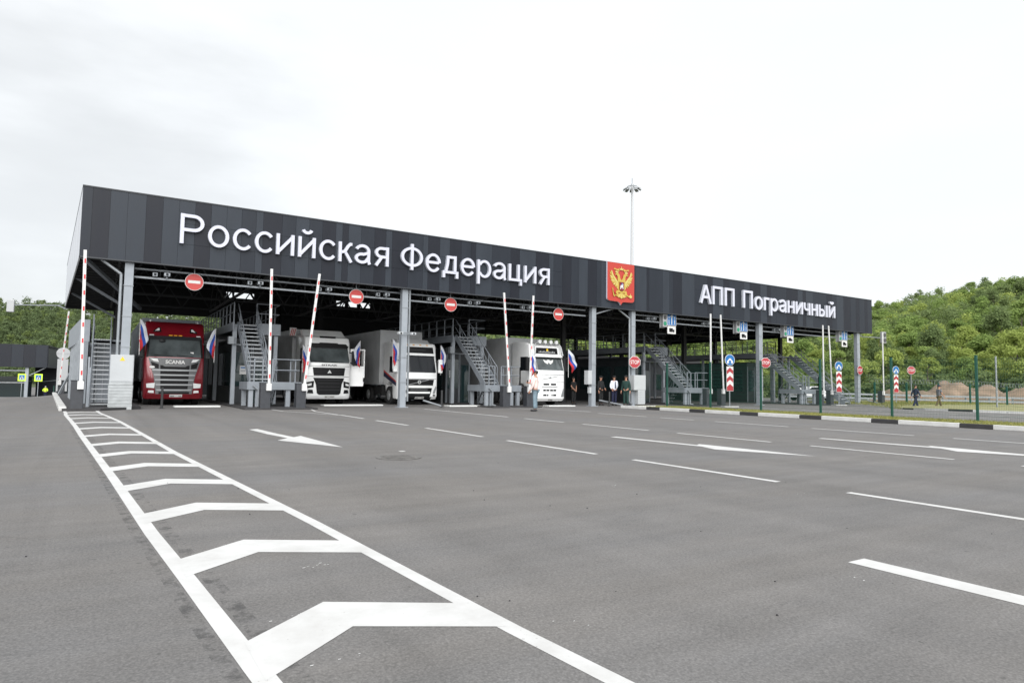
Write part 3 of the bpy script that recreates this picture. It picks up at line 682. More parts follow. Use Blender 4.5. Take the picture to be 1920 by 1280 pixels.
both([(.40, .54), (.50, .54), (.50, .59), (.46, .64), (.445, .71), (.405, .75), (.345, .745), (.295, .70), (.355, .708), (.385, .67), (.385, .60)], 0, -.155)  # necks + heads
pl([(.41, .56), (.59, .56), (.62, .44), (.58, .33), (.5, .28), (.42, .33), (.38, .44)], 0, -.145)
for cu, cv, s in ((.36, .775, .05), (.64, .775, .05), (.5, .85, .062)):   # crowns
    pl([(cu-s, cv+.02), (cu-s*.7, cv-.022), (cu+s*.7, cv-.022), (cu+s, cv+.02), (cu+s*.4, cv+.008), (cu, cv+.035), (cu-s*.4, cv+.008)], 1, -.15)
    pl([(cu-.008, cv+.035), (cu+.008, cv+.035), (cu+.008, cv+.06), (cu-.008, cv+.06)], 1)
both([(.40, .80), (.44, .81), (.43, .86), (.37, .84), (.29, .86), (.27, .83), (.33, .82)], 0, -.142)
both([(.44, .34), (.36, .36), (.33, .30), (.37, .25), (.43, .24), (.41, .28), (.40, .31), (.46, .30)], 0, -.15)
for i in range(7): t = (i-3)/3; pl([(.5+t*.03-.02, .29), (.5+t*.03+.02, .29), (.5+t*.13+.025, .19+.03*abs(t)), (.5+t*.13, .165+.04*abs(t)), (.5+t*.13-.025, .19+.03*abs(t))], i % 2, -.15)
pl([(.22, .40), (.24, .40), (.30, .22), (.42, .26), (.42, .28), (.31, .245), (.285, .20), (.26, .22)], 0, -.15)
pl([(.58, .28), (.66, .24), (.74, .21), (.76, .23), (.60, .30)], 0, -.15)
pl([(.77+.045*math.cos(R(a)), .235+.037*math.sin(R(a))) for a in range(0, 360, 36)], 1, -.155); pl([(.762, .27), (.778, .27), (.778, .30), (.762, .30)], 1, -.15)
eg.build('eagle', ['gold', 'gold_pale'], em)
cs = MB(); cs.prism([sp(u, v, -.20) for u, v in ((.415, .56), (.585, .56), (.585, .39), (.55, .365), (.5, .35), (.45, .365), (.415, .39))], (0, .03, 0), 0)
cs.prism([sp(u, v, -.21) for u, v in ((.44, .46), (.465, .495), (.50, .485), (.525, .525), (.55, .515), (.54, .47), (.555, .41), (.535, .40), (.515, .44), (.475, .43), (.455, .39), (.44, .40))], (0, .008, 0), 1)
cs.prism([sp(u, v, -.215) for u, v in ((.485, .495), (.52, .495), (.51, .545), (.485, .54))], (0, .004, 0), 2)
cs.build('breast_shield', ['crest_red', 'sign_white', 'sign_blue'], em)

# ------------------------------------------------------------------ hanging no-entry signs, lane lights
def no_entry(x, z, label):
    t = thing('no_entry_sign', label, 'road sign', (x, .42, z), 0, 'no entry signs hanging under the canopy')
    mb = MB(); mb.disc((0, 0, 0), .35, 36, 'y', .03, 0); mb.disc((0, -.004, 0), .334, 36, 'y', .003, 1); mb.box(-.23, .23, -.009, -.0055, -.06, .06, 0)
    mb.build('sign_face', ['sign_white', 'sign_red'], t); MB().box(-.02, .02, .04, .07, -.1, .62).build('hanger', 'galv', t)
for x, z, l in ((4.0, 5.21, 'red no entry sign hanging above the dark red truck'), (10.9, 5.18, 'red no entry sign hanging above the white truck with an open door'), (15.85, 5.19, 'red no entry sign hanging just right of the second grey column'), (22.65, 5.17, 'red no entry sign hanging above the truck with a roof light bar')): no_entry(x, z, l)
def lane_light(x, z, label):
    t = thing('lane_signal', label, 'lane sign', (x, .3, z), 0, 'blue lane signs with truck plates')
    mb = MB(); mb.box(-.40, .40, 0, .03, -.28, .50, 0); mb.box(-.37, .37, -.004, -.001, -.25, .47, 1); mb.box(-.035, .035, -.009, -.005, -.2, .3, 0)
    mb.prism([(-.13, -.009, .28), (.13, -.009, .28), (0, -.009, .45)], (0, .004, 0), 0)
    for s in (-.24, .24): mb.box(s-.025, s+.025, -.009, -.005, -.2, .1, 0); mb.box(s-.025, s+.025, -.009, -.005, .16, .3, 0)
    mb.build('direction_plate', ['sign_white', 'sign_blue'], t)
    mb = MB(); mb.box(-.36, .36, 0, .03, -.80, -.32, 0); mb.box(-.22, .10, -.006, -.001, -.66, -.44, 1); mb.box(.11, .24, -.006, -.001, -.66, -.52, 1)
    for q in (-.14, .02, .18): mb.disc((q, -.006, -.68), .045, 10, 'y', .004, 1)
    mb.build('truck_plate', ['sign_white', 'grille_black'], t)
    mb = MB(); mb.box(-.80, -.46, -.05, .2, -.40, .42, 0); mb.box(-.84, -.43, .2, .22, -.45, .47, 0); mb.build('signal_head', 'sign_back', t, bevel=.02)
    mb = MB()
    for z_, k in ((.2, 0), (-.18, 1)): mb.disc((-.63, -.07, z_), .13, 16, 'y', .02, k)
    mb.build('signal_lens', ['led_off', 'light_green'], t)
    MB().box(-.02, .02, .04, .08, .3, 1.0).box(-.65, -.61, .22, .25, .3, 1.0).build('hanger', 'galv', t)
for x, l in ((31.45, 'blue lane sign with truck plate above the leftmost chevron board'), (38.4, 'blue lane sign with truck plate just left of the column with a stop sign'), (43.6, 'blue lane sign with truck plate midway between the two right columns'), (50.5, 'blue lane sign with truck plate nearest the right end of the canopy')): lane_light(x, 5.33, l)
# small cameras on the trays
for x, l in ((2.6, 'first pair of small grey cameras from the left column'), (6.2, 'pair of small grey cameras right of the first no entry sign'), (9.2, 'pair of small grey cameras left of the second no entry sign'), (12.0, 'pair of small grey cameras right of the second no entry sign'), (14.7, 'pair of small grey cameras left of the third no entry sign'), (17.0, 'pair of small grey cameras right of the third no entry sign'), (20.3, 'pair of small grey cameras behind the tilted barrier arms'), (29.6, 'pair of small grey cameras right of the column with the stop sign'), (34.6, 'pair of small grey cameras on the tray above the third stair'), (42.0, 'pair of small grey cameras on the tray right of the fifth column')):
    t = thing('camera_pair', l, 'camera', (x, .5, 5.3), 0, 'cameras on the cable tray')
    h1 = MB().box(-.12, .06, -.1, .1, 0, .16).build('housing', 'galv', t, bevel=.015); h2 = MB().box(.28, .50, -.22, .1, .03, .17).build('housing', 'galv', t, bevel=.015); MB().box(.36, .42, -.05, .05, -.05, .03).build('bracket', 'galv', t)
    MB().disc((.39, -.235, .10), .05, 10, 'y', .02).build('lens', 'glass_dark', h2); MB().disc((-.03, -.115, .08), .05, 10, 'y', .02).build('lens', 'glass_dark', h1)

t = thing('camera_pair', 'two white cameras bracketed on both sides of the second column', 'camera', (13.26, .1, 3.55), 0, 'cameras on the cable tray')
for k in (-1, 1): h1 = MB().box(k*.33-.12, k*.33+.12, -.3, -.08, -.06, .06).build('housing', 'cabinet', t, bevel=.015); MB().disc((k*.33, -.315, 0), .045, 10, 'y', .02).build('lens', 'glass_dark', h1)
MB().box(-.36, .36, -.06, -.02, -.02, .02).build('bracket', 'galv', t)
# ------------------------------------------------------------------ barriers
def barrier(x, y, label, lean=0., arm_side=-1, h=5.85, striped=True, z=0):
    t = thing('boom_barrier', label, 'barrier', (x, y, z), 0, 'raised boom barriers')
    mb = MB(); mb.box(-.2, .2, -.17, .2, 0, 1.08); mb.box(-.22, .22, -.19, .22, 1.08, 1.11); mb.build('cabinet', 'barrier_body', t, bevel=.015)
    ax, ay = arm_side*.10, -.24
    MB().box(ax-.10, ax+.10, ay-.06, ay+.07, .78, 1.08).build('arm_bracket', 'barrier_white', t, bevel=.01)
    ar = MB(); n = 21; s0 = Vector((ax, ay, 1.08)); s1 = Vector((ax+lean*(h-1.08), ay, h)); d = (s1-s0)
    ar.bar(s0, s1, .10, .05, 0)
    if striped:
        for i in range(8):
            a = s0+d*(.045+i*.122); b = a+d*.034
            for off in (-.0275, ): ar.bar(a+Vector((.012, off, 0)), b+Vector((.012, off, 0)), .05, .006, 1)
    ar.build('boom_arm', ['barrier_white', 'barrier_red'], t)
    return t
barrier(.2, -.75, 'raised red and white barrier at the nose of the hatched left island', -.02, 1)
barrier(6.72, -.75, 'upright red and white barrier in front of the first inner stair', -.015, 1)
barrier(8.17, -.75, 'raised barrier leaning right, beside the white truck with open door', .10, 1)
barrier(18.46, -.75, 'raised barrier leaning slightly left, in front of the second inner stair', -.085, 1)
barrier(19.9, -.75, 'raised barrier just behind the man in pale pink shirt', .035, -1)
barrier(33.47, -.75, 'left raised barrier of the pair by the leftmost chevron board', 0, 1, striped=False)
barrier(34.85, -.75, 'right raised barrier of the pair by the leftmost chevron board', -.05, -1, striped=False)
barrier(45.5, -.75, 'left raised barrier of the pair near the middle chevron board', -.0, 1, striped=False)
barrier(46.75, -.75, 'right raised barrier of the pair near the middle chevron board', -.07, -1, striped=False)
barrier(54.75, -.2, 'raised barrier standing alone past the right end of the canopy', 0, -1, striped=False)
barrier(-1.25, 25.2, 'distant raised barrier at the far end of the left island', .06, -1, z=-.1)

# ------------------------------------------------------------------ inspection platforms, stairs, booths
def stair(t, x0, x1, y0, z0, y1, z1, nst, name='stair'):
    mb = MB(); ly, lz = (y1-y0)/nst, (z1-z0)/nst
    for xx in (x0, x1-.04): mb.prism([(xx, y0-.1, z0-.02), (xx, y0+.15, z0-.02), (xx, y1+.12, z1-.1), (xx, y1+.12, z1+.12), (xx, y1-.05, z1+.12), (xx, y0-.1, z0+.2)], (.04, 0, 0))
    st = mb.build(name, 'stair_grey', t)
    mb = MB()
    for i in range(nst): mb.box(x0+.04, x1-.04, y0+ly*(i+.15), y0+ly*(i+1.1), z0+lz*(i+1)-.04, z0+lz*(i+1))
    mb.build('treads', 'tread_galv', st)
    mb = MB()
    for xx in (x0+.02, x1-.02):
        mb.tube((xx, y0, z0+1.0), (xx, y1+.1, z1+1.0), .022); mb.tube((xx, y0, z0+.55), (xx, y1+.1, z1+.55), .016)
        for i in range(0, nst+1, 4): mb.tube((xx, y0+ly*i, z0+lz*i), (xx, y0+ly*i, z0+lz*i+1.0), .02)
        for i in range(0, nst-3, 4): mb.tube((xx, y0+ly*i, z0+lz*i+.1), (xx, y0+ly*(i+4), z0+lz*(i+4)+1.0), .012)
    mb.build('handrail', 'stair_grey', st)
def rails(mb, pts, z, h=1.05, step=1.1):
    for a, b in zip(pts, pts[1:]):
        a, b = Vector((*a, z)), Vector((*b, z)); n = max(1, round((b-a).length/step))
        for i in range(n+1): p = a+(b-a)*i/n; mb.box(p.x-.025, p.x+.025, p.y-.025, p.y+.025, z, z+h)
        for q in (h, h*.55): mb.tube(a+Vector((0, 0, q)), b+Vector((0, 0, q)), .022)
def platform(Mx, label):
    t = thing('inspection_platform', label, 'platform', (Mx, 0, 0), 0, 'grey steel inspection stairs on the islands')
    ZP, ZD = 1.08, 3.85
    mb = MB(); mb.box(-1.12, 1.08, .45, 2.3, ZP-.05, ZP); mb.box(-1.14, 1.10, .40, .45, ZP-.28, ZP+.06); mb.box(1.08, 1.13, .45, 2.3, ZP-.28, ZP+.06); mb.box(-1.17, -1.12, .45, 2.3, ZP-.28, ZP+.06)
    mb.build('landing', 'stair_grey', t)
    for x_ in (-1.0, -.72, .55, .95):
        for y_ in (.55,) if x_ in (-.72, .55) else (.55, 2.1): MB().box(x_-.09, x_+.09, y_-.08, y_+.08, 0, ZP-.05).build('leg', 'column_grey', t)
    stair(t, -1.05, -.2, .75, ZP, 4.05, ZD, 14)
    stair(t, -.05, .50, 3.2, 0, 2.3, ZP, 5, 'small_stair')
    mb = MB(); rails(mb, [(-.15, .47), (1.05, .47), (1.05, 2.25)], ZP); rails(mb, [(-.9, .47), (-.55, .47)], ZP); mb.build('landing_rail', 'stair_grey', t)
    mb = MB(); mb.box(-1.25, .9, 4.05, 16, ZD-.08, ZD); mb.box(-1.27, -1.2, 4.0, 16, ZD-.3, ZD+.1); mb.box(.85, .92, 4.0, 16, ZD-.3, ZD+.1); mb.box(-.2, .92, 3.95, 4.0, ZD-.45, ZD+.1)
    mb.build('upper_deck', 'stair_grey', t)
    for x_ in (-1.15, .75):
        for y_ in (4.2, 9.8, 15.6): MB().box(x_-.09, x_+.09, y_-.09, y_+.09, 0, ZD-.08).build('leg', 'column_grey', t)
    mb = MB(); rails(mb, [(-1.22, 4.1), (-1.22, 15.9)], ZD); rails(mb, [(-.2, 4.05), (.88, 4.05), (.88, 15.9)], ZD); mb.build('deck_rail', 'stair_grey', t)
    mb = MB(); mb.path([(-.95, .35, ZP-.1), (-.72, .35, ZP-.3), (-.72, .35, .1), (-.6, .2, .06)], .04, 8); mb.tube((-1.15, 4.0, 2.9), (-1.15, 2.6, 2.8), .03); mb.box(-1.45, -1.2, 3.9, 4.2, 2.9, 3.25); mb.build('conduit', 'galv', t)
    b = thing('control_booth', label.replace('grey steel stair and inspection platform', 'dark glazed control booth under the raised deck'), 'booth', (Mx, 5.4, 0), 0, 'dark control booths under the decks')
    mb = MB(); mb.box(-1.0, .65, 0, 8.5, 0, 3.1); mb.box(-1.06, .71, -.06, 8.56, 3.1, 3.25); mb.build('wall', 'booth_dark', b)
    for y_ in (.4, 2.4, 4.4, 6.4):
        MB().box(-1.02, -1.003, y_, y_+1.6, .9, 2.6).build('window', 'booth_glass', b); MB().box(.653, .67, y_, y_+1.6, .9, 2.6).build('window', 'booth_glass', b)
    MB().box(-.85, -.1, -.02, -.003, .9, 2.6).build('window', 'booth_glass', b)
    mb = MB(); mb.box(.0, .55, -.03, -.003, .05, 2.3); mb.build('door', 'booth_glass', b)
    mb = MB()
    for x_ in (-.95, -.9, -.12, -.05, .56, .6): mb.box(x_-.015, x_+.015, -.04, -.004, 0, 2.9)
    mb.build('door_frame', 'stair_grey', b)
    return t
MIDS = (7.4, 19.1, 33.9, 46.2)
for mx, l in zip(MIDS, ('grey steel stair and inspection platform between the red and first white trucks', 'grey steel stair and inspection platform left of the pink-shirted man', 'grey steel stair and inspection platform behind the green fence by the shield', 'grey steel stair and inspection platform at the right end against the wood')): platform(mx, l)
t = thing('access_stair', 'straight grey steel stair down to the ground just left of the last column', 'stair', (0, 0, 0))
stair(t, 49.9, 50.7, .1, 0, 4.7, 3.85, 18)
MB().box(48, 50.7, 4.7, 6.0, 3.77, 3.85).build('upper_deck', 'stair_grey', t)
for x_ in (48.2, 50.5): MB().box(x_-.08, x_+.08, 5.2, 5.36, 0, 3.77).build('leg', 'column_grey', t)
# islands (kerbed slabs)
for i, mx in enumerate(MIDS):
    tag(MB().box(mx-1.5, mx+1.45, -1.1, 21, 0, .06).build('island_slab', 'kerb_black', bevel=.02), kind='structure')
tag(MB().prism([(-.22, -1.0, 0), (.95, -1.0, 0), (2.3, .4, 0), (2.3, 26, 0), (-1.62, 26, 0)], (0, 0, .09)).build('island_slab', 'kerb_black'), kind='structure')
kb = MB(); a, b = Vector((-.2, -.9)), Vector((-1.7, 27)); n = 28
for i in range(n):
    q0, q1 = a+(b-a)*(i+.02)/n, a+(b-a)*(i+.93)/n; kb.bar((q0.x, q0.y, .07), (q1.x, q1.y, .07), .24, .16, 0 if i % 2 == 0 else 1)
tag(kb.build('kerb', ['kerb_white', 'concrete'], bevel=.03), kind='structure')
# left stair + booth
t = thing('access_stair', 'straight grey steel stair rising beside the left column and meter cabinet', 'stair', (0, 0, 0))
stair(t, .55, 1.24, .9, 0, 5.2, 2.92, 15)
MB().box(.5, 1.9, 5.2, 14, 2.84, 2.92).build('upper_deck', 'stair_grey', t)
for x_, y_ in ((.6, 5.3), (1.8, 5.3), (.6, 10), (1.8, 10)): MB().box(x_-.08, x_+.08, y_-.08, y_+.08, 0, 2.84).build('leg', 'column_grey', t)
mb = MB(); rails(mb, [(.55, 5.3), (.55, 13.8)], 2.92, 1.1, .8); rails(mb, [(1.85, 5.3), (1.85, 13.8)], 2.92, 1.1, .8); mb.build('deck_rail', 'stair_grey', t)
mb = MB(); mb.box(.47, .53, .62, .70, 0, 2.0); mb.box(.53, .56, .55, .7, 0, 1.6); mb.build('gate_post', 'column_grey', t)
t = thing('side_booth', 'pale grey ribbed booth behind the left barrier', 'booth', (0, 0, 0))
mb = MB(); mb.prism([(.10, 4.6, .09), (.40, 4.6, .09), (.40, 15, .09), (-.55, 15, .09)], (0, 0, 2.7)); mb.build('wall', 'stair_grey', t)
mb = MB()
for i in range(8): yy = 4.7+i*1.25; mb.box(.06-(yy-4.6)*.0625, .12-(yy-4.6)*.0625, yy, yy+.12, .09, 2.85)
mb.build('rib', 'galv', t)
MB().box(.42, 1.9, 5.45, 13.5, .09, 2.75).build('wall', 'stair_grey', t)
mb = MB()
for i in range(6): mb.box(.5+i*.24, .55+i*.24, 5.40, 5.449, .12, 2.75)
for z_ in (.7, 1.5, 2.3): mb.box(.45, 1.88, 5.41, 5.447, z_, z_+.05)
mb.build('cladding_grid', 'galv', t)
mb = MB(); mb.prism([(.04, 5.6, 2.8), (.42, 5.6, 2.8), (.42, 15.1, 2.8), (-.66, 15.1, 2.8)], (0, 0, 1.0)); mb.build('parapet', 'column_grey', t)

# ------------------------------------------------------------------ meter cabinets
def cabinet(x, y, label, w, z0, z1, wrap_h):
    t = thing('meter_cabinet', label, 'cabinet', (x, y, 0))
    MB().box(-w/2, w/2, 0, .35, z0, z1).build('body', 'cabinet', t, bevel=.01)
    MB().box(-w/2+.03, w/2-.03, -.012, -.002, z0+.04, z1-.04).build('door', 'cabinet', t)
    if wrap_h: 
        mb = MB(); k = 9
        for i in range(k): mb.box(-w/2-.02+rnd.uniform(-.01, .01), w/2+.0+rnd.uniform(-.01, .01), -.03+rnd.uniform(-.012, .012), .36, wrap_h*i/k, wrap_h*(i+1)/k-.006)
        mb.build('wrapped_base', 'cabinet_wrap', t, bevel=.008)
    return t
t = cabinet(1.58, -.1, 'white electrical cabinet with yellow warning triangle, base wrapped in sheeting', .78, 1.05, 2.1, 1.05)
MB().prism([(-.09, -.018, .82+1.05), (.09, -.018, .82+1.05), (0, -.018, .98+1.05)], (0, .005, 0)).build('warning_triangle', 'yellow', t)
t = cabinet(28.35, -.12, 'pale cabinet on stepped base at the column with the stop sign', .95, .95, 1.85, 0)
mb = MB()
for i in range(6): mb.box(-.15, .42, .0, .33, .12+.14*i, .252+.14*i)
mb.build('base', 'cabinet', t)
t = cabinet(24.72, .12, 'small white box strapped to the column left of the officers', .3, 1.25, 2.05, 0); MB().box(-.02, .12, .02, .2, .75, 1.1).build('junction_box', 'cabinet', t)

# ------------------------------------------------------------------ sign posts
def octagon(mb, x, z, r, y, m): mb.prism([(x+r*math.cos(R(22.5+45*i)), y, z+r*math.sin(R(22.5+45*i))) for i in range(8)], (0, .012, 0), m)
def stop_sign(x, y, z, label, post=True, rot=0, base=0.0):
    t = thing('stop_sign', label, 'stop sign', (x, y, base), rot, 'red octagonal stop signs')
    mb = MB(); octagon(mb, 0, z, .38, 0, 0); octagon(mb, 0, z, .35, -.015, 1); mb.build('plate', ['sign_white', 'sign_red2'], t)
    text('stop_text', 'STOP', 'sign_white', -.27, .27, z-.11, z+.11, -.018, .006, .01, t)
    mb = MB(); mb.tube((0, .06, 0 if post else z-.35), (0, .06, z+.25), .035, 8); mb.build('pole', 'galv', t)
stop_sign(27.85, -.2, 2.62, 'stop sign fixed on the column right of the officers', False, R(-25)); stop_sign(40.2, -.1, 2.95, 'stop sign on the column between the two chevron boards', False, R(-28))
stop_sign(52.1, .02, 2.72, 'stop sign on the last column at the right end', False, R(-3)); stop_sign(61.7, .9, 2.95, 'stop sign on its own thin pole near the walking men', True, R(-35))
def chevron_board(x, y, label, base=0.0):
    t = thing('chevron_post', label, 'road sign', (x, y, base), R(-15), 'blue round signs over red and white chevron boards')
    mb = MB(); mb.disc((0, 0, 2.88), .35, 32, 'y', .02, 0); mb.disc((0, -.006, 2.88), .325, 32, 'y', .004, 1)
    both_ = [(0, 2.84), (.05, 2.9), (.15, 2.84), (.15, 2.70), (.24, 2.84)]
    for s in (-1, 1): mb.prism([(s*px, -.011, pz) for px, pz in ((0, 2.99), (.07, 2.96), (.16, 2.82), (.21, 2.87), (.20, 2.66), (.05, 2.70), (.11, 2.76), (.02, 2.88), (0, 2.88))][::s], (0, .003, 0), 0)
    mb.build('round_sign', ['sign_white', 'sign_blue'], t)
    mb = MB(); z0, z1 = .98, 2.48; mb.box(-.24, .24, 0, .02, z0, z1, 0)
    for i in range(3):
        z = z0+.02+i*.50; mb.prism([(-.225, -.005, z), (0, -.005, z+(.17 if i else 0)), (.225, -.005, z), (.225, -.005, z+.24), (0, -.005, z+.42), (-.225, -.005, z+.24)], (0, .003, 0), 1)
    mb.build('chevron_plate', ['sign_white', 'sign_red2'], t)
    MB().tube((0, .05, 0), (0, .05, 2.9), .035, 8).build('pole', 'galv', t); MB().box(-.5, .5, -.2, .25, 0, .06).build('base', 'concrete', t)
chevron_board(33.6, -2.45, 'chevron board under a blue round sign, leftmost of the three'); chevron_board(46.7, -1.5, 'chevron board under a blue round sign, in front of the handrails'); chevron_board(58.4, .5, 'chevron board under a blue round sign, right of the canopy end')
# slim galvanised pole on the right
t = thing('steel_pole', 'slim pale steel pole standing behind the green fence at far right', 'pole', (58.6, -6.8, -.25)); MB().tube((0, 0, 0), (0, 0, 4.05), .06, 8).build('shaft', 'galv', t); MB().tube((0, 0, 4.05), (0, 0, 4.12), .065, 8).build('cap', 'galv', t)
# arm-mounted traffic lights
def arm_light(p0, p1, label, seen_back):
    t = thing('traffic_light', label, 'traffic light', p1, 0)
    q = Vector(p0)-Vector(p1)
    MB().path([q, (q.x*.85, q.y*.85, .1), (0, .1, .15)], .035, 6).tube(q+Vector((0, 0, .35)), (q.x*.85, q.y*.85, .1), .025).build('bracket_arm', 'galv', t)
    hs = .72 if seen_back else 1.
    MB().box(-.26*hs, .26*hs, -.12, .12, -.30, .65*hs).build('housing', 'sign_back', t, bevel=.03)
    mb = MB()
    for z in (.38, -.05): mb.disc((0, -.16 if not seen_back else .12, z*hs), .17*hs, 16, 'y', .03)
    mb.build('lens', 'led_off', t)
arm_light((-.98, 18.0, 5.3), (-3.85, 20.4, 5.4), 'grey traffic light on a long arm left of the canopy', True)
arm_light((52.4, .3, 5.55), (55.95, .2, 5.35), 'traffic light on an arm past the right end of the canopy', False)

# ------------------------------------------------------------------ floodlight mast
t = thing('floodlight_mast', 'tall grey floodlight mast rising behind the canopy roof', 'light mast', (54.9, 29.5, -.8))
MB().tube((0, 0, 0), (0, 0, 26.6), .26, 12, 0, .12).build('pole', 'mast_grey', t, smooth=40)
mb = MB(); n = 24
for i in range(n): a, b = R(360*i/n), R(360*(i+1)/n); mb.tube((.62*math.cos(a), .62*math.sin(a), 26.2), (.62*math.cos(b), .62*math.sin(b), 26.2), .04)
for i in range(4): a = R(90*i+20); mb.tube((0, 0, 26.5), (.62*math.cos(a), .62*math.sin(a), 26.2), .035)
mb.tube((0, 0, 26.6), (0, 0, 27.3), .04); mb.build('ring', 'galv', t)
for i in range(9):
    a = R(40*i+12); x, y = .9*math.cos(a), .9*math.sin(a); c = Vector((x, y, 25.9)); d = Vector((math.cos(a), math.sin(a), 0)); s = Vector((-d.y, d.x, 0))
    MB().prism([c-s*.22-d*.2+Vector((0, 0, .14)), c+s*.22-d*.2+Vector((0, 0, .14)), c+s*.22+d*.2-Vector((0, 0, .08)), c-s*.22+d*.2-Vector((0, 0, .08))], (0, 0, .08)).tube(c, c-d*.4+Vector((0, 0, .3)), .04).build('floodlight', 'sign_back', t)

# ------------------------------------------------------------------ trucks
class Truck:
    def __init__(s, name, label, x, y, w, prof, front, bulge, body_mat, rotz=0):
        s.t = thing(name, label, 'truck', (x, y, 0), rotz); s.w, s.front, s.bulge, s.bm = w, front, bulge, body_mat
        mb = MB(); fr = [-1, -.99, -.965, -.9, -.7, -.4, 0, .4, .7, .9, .965, .99, 1]; ins = {1: .085, .99: .045, .965: .018, .9: .003}
        cy, cz = sum(p[0] for p in prof)/len(prof), sum(p[1] for p in prof)/len(prof); n = len(prof)
        for f in fr:
            q = ins.get(abs(f), 0)
            for (y_, z_) in prof:
                d = Vector((cy-y_, cz-z_)); d = d/d.length*q
                mb.v.append((f*w/2, y_+d.x+bulge*abs(f)**3*S(1-y_/.9), z_+d.y))
        for i in range(len(fr)-1):
            for j in range(n):
                k = (j+1) % n; mb.f.append((i*n+j, (i+1)*n+j, (i+1)*n+k, i*n+k)); mb.m.append(0)
        mb.f.append(tuple(range(n))); mb.f.append(tuple(reversed(range((len(fr)-1)*n, len(fr)*n)))); mb.m += [0, 0]
        s.body = mb.build('cab_body', body_mat, s.t, smooth=32)
    def fy(s, x, z):
        F = s.front
        if z <= F[0][1]: y = F[0][0]
        else:
            y = F[-1][0]
            for a, b in zip(F, F[1:]):
                if a[1] <= z <= b[1]: y = a[0]+(b[0]-a[0])*(z-a[1])/(b[1]-a[1]); break
        return y+s.bulge*min(1, abs(x)/(s.w/2))**3*S(1-y/.9)
    def grid(s, mb, rows, off, m=0, nx=10, skirt=.06):
        """front sheet through rows (z, xl, xr), proud of the cab front by off, with closed edges"""
        rows2 = []
        for a, b in zip(rows, rows[1:]):
            k = max(1, int(abs(b[0]-a[0])/.22))
            rows2 += [tuple(a[i]+(b[i]-a[i])*j/k for i in range(3)) for j in range(k)]
        rows2.append(rows[-1]); b = len(mb.v); k = nx+1; nr = len(rows2)
        for (z, xl, xr) in rows2:
            for i in range(k): x = xl+(xr-xl)*i/nx; mb.v.append((x, s.fy(x, z)-off, z))
        for j in range(nr-1):
            for i in range(nx): mb.f.append((b+j*k+i, b+j*k+i+1, b+(j+1)*k+i+1, b+(j+1)*k+i)); mb.m.append(m)
        edge = [b+i for i in range(k)]+[b+j*k+nx for j in range(1, nr)]+[b+(nr-1)*k+i for i in range(nx-1, -1, -1)]+[b+j*k for j in range(nr-2, 0, -1)]
        c = len(mb.v)
        for e in edge: q = mb.v[e]; mb.v.append((q[0], q[1]+skirt, q[2]))
        for i in range(len(edge)): j = (i+1) % len(edge); mb.f.append((edge[i], c+i, c+j, edge[j])); mb.m.append(m)
        return mb
    def part(s, name, rows, off, mat_, nx=10, parent=None, skirt=.06): return s.grid(MB(), rows, off, 0, nx, skirt).build(name, mat_, parent or s.t, smooth=35)
    def patch(s, name, pts, off, mat_, parent=None, th=.05):
        mb = MB(); mb.prism([(x, s.fy(x, z)-off, z) for x, z in pts], (0, th, 0)); return mb.build(name, mat_, parent or s.t)
    def pair(s, name, pts, off, mat_, th=.05, parent=None):
        return [s.patch(name, [(k*x, z) for x, z in pts], off, mat_, parent, th) for k in (-1, 1)]
    def wheel(s, x, y, r=.5, wd=.30):
        q = MB(); c = Vector((x, y, r)); sx = 1 if x > 0 else -1
        q.tube((x-wd/2, y, r), (x+wd/2, y, r), r, 22); o = q.build('wheel', 'rubber', s.t, bevel=.03)
        q = MB(); q.tube((x+sx*(wd/2+.004), y, r), (x+sx*(wd/2-.06), y, r), r*.56, 18); q.tube((x+sx*(wd/2+.04), y, r), (x+sx*wd/2, y, r), r*.25, 12)
        for i in range(8): a = R(45*i); q.tube((x+sx*(wd/2+.02), y+r*.4*math.cos(a), r+r*.4*math.sin(a)), (x+sx*wd/2, y+r*.4*math.cos(a), r+r*.4*math.sin(a)), .02, 6)
        q.build('rim', 'rim', o)
    def chassis(s, ys, ln):
        MB().box(-.45, .45, .9, ln, .55, .95).box(-.9, .9, .5, 2.0, .35, .9).box(-1.1, 1.1, 2.6, 3.9, .5, 1.0).build('chassis', 'chassis', s.t)
        for y in ys:
            for x in (-1.02, 1.02): s.wheel(x, y)
    def plate(s, z, txt, x=0, w=.52):
        o = s.patch('license_plate', [(x-w/2, z-.06), (x+w/2, z-.06), (x+w/2, z+.06), (x-w/2, z+.06)], .05, 'sign_white')
        y = s.fy(x, z)-.052; text('plate_text', txt, 'grille_black', x-w*.43, x+w*.43, z-.035, z+.035, y, .004, .01, o)
    def mirrors(s, z0, z1, mat_, x=None, y=.25, wd=.24):
        for k in (-1, 1):
            xx = k*((x or s.w/2)+.16); q = MB(); q.box(xx-wd/2, xx+wd/2, y-.12, y+.05, z0, z1); o = q.build('mirror', mat_, s.t, bevel=.04)
            MB().bar((k*s.w/2*.96, y+.1, z1-.1), (xx, y, z1-.1), .05, .06).bar((k*s.w/2*.96, y+.1, z0+.1), (xx, y, z0+.1), .05, .06).build('mirror_arm', 'plastic_dark', o)
    def side_glass(s, pts):
        for k in (-1, 1): MB().prism([(k*(s.w/2+.004), y, z) for y, z in pts], (-k*.02, 0, 0)).build('side_window', 'glass_dark', s.t)
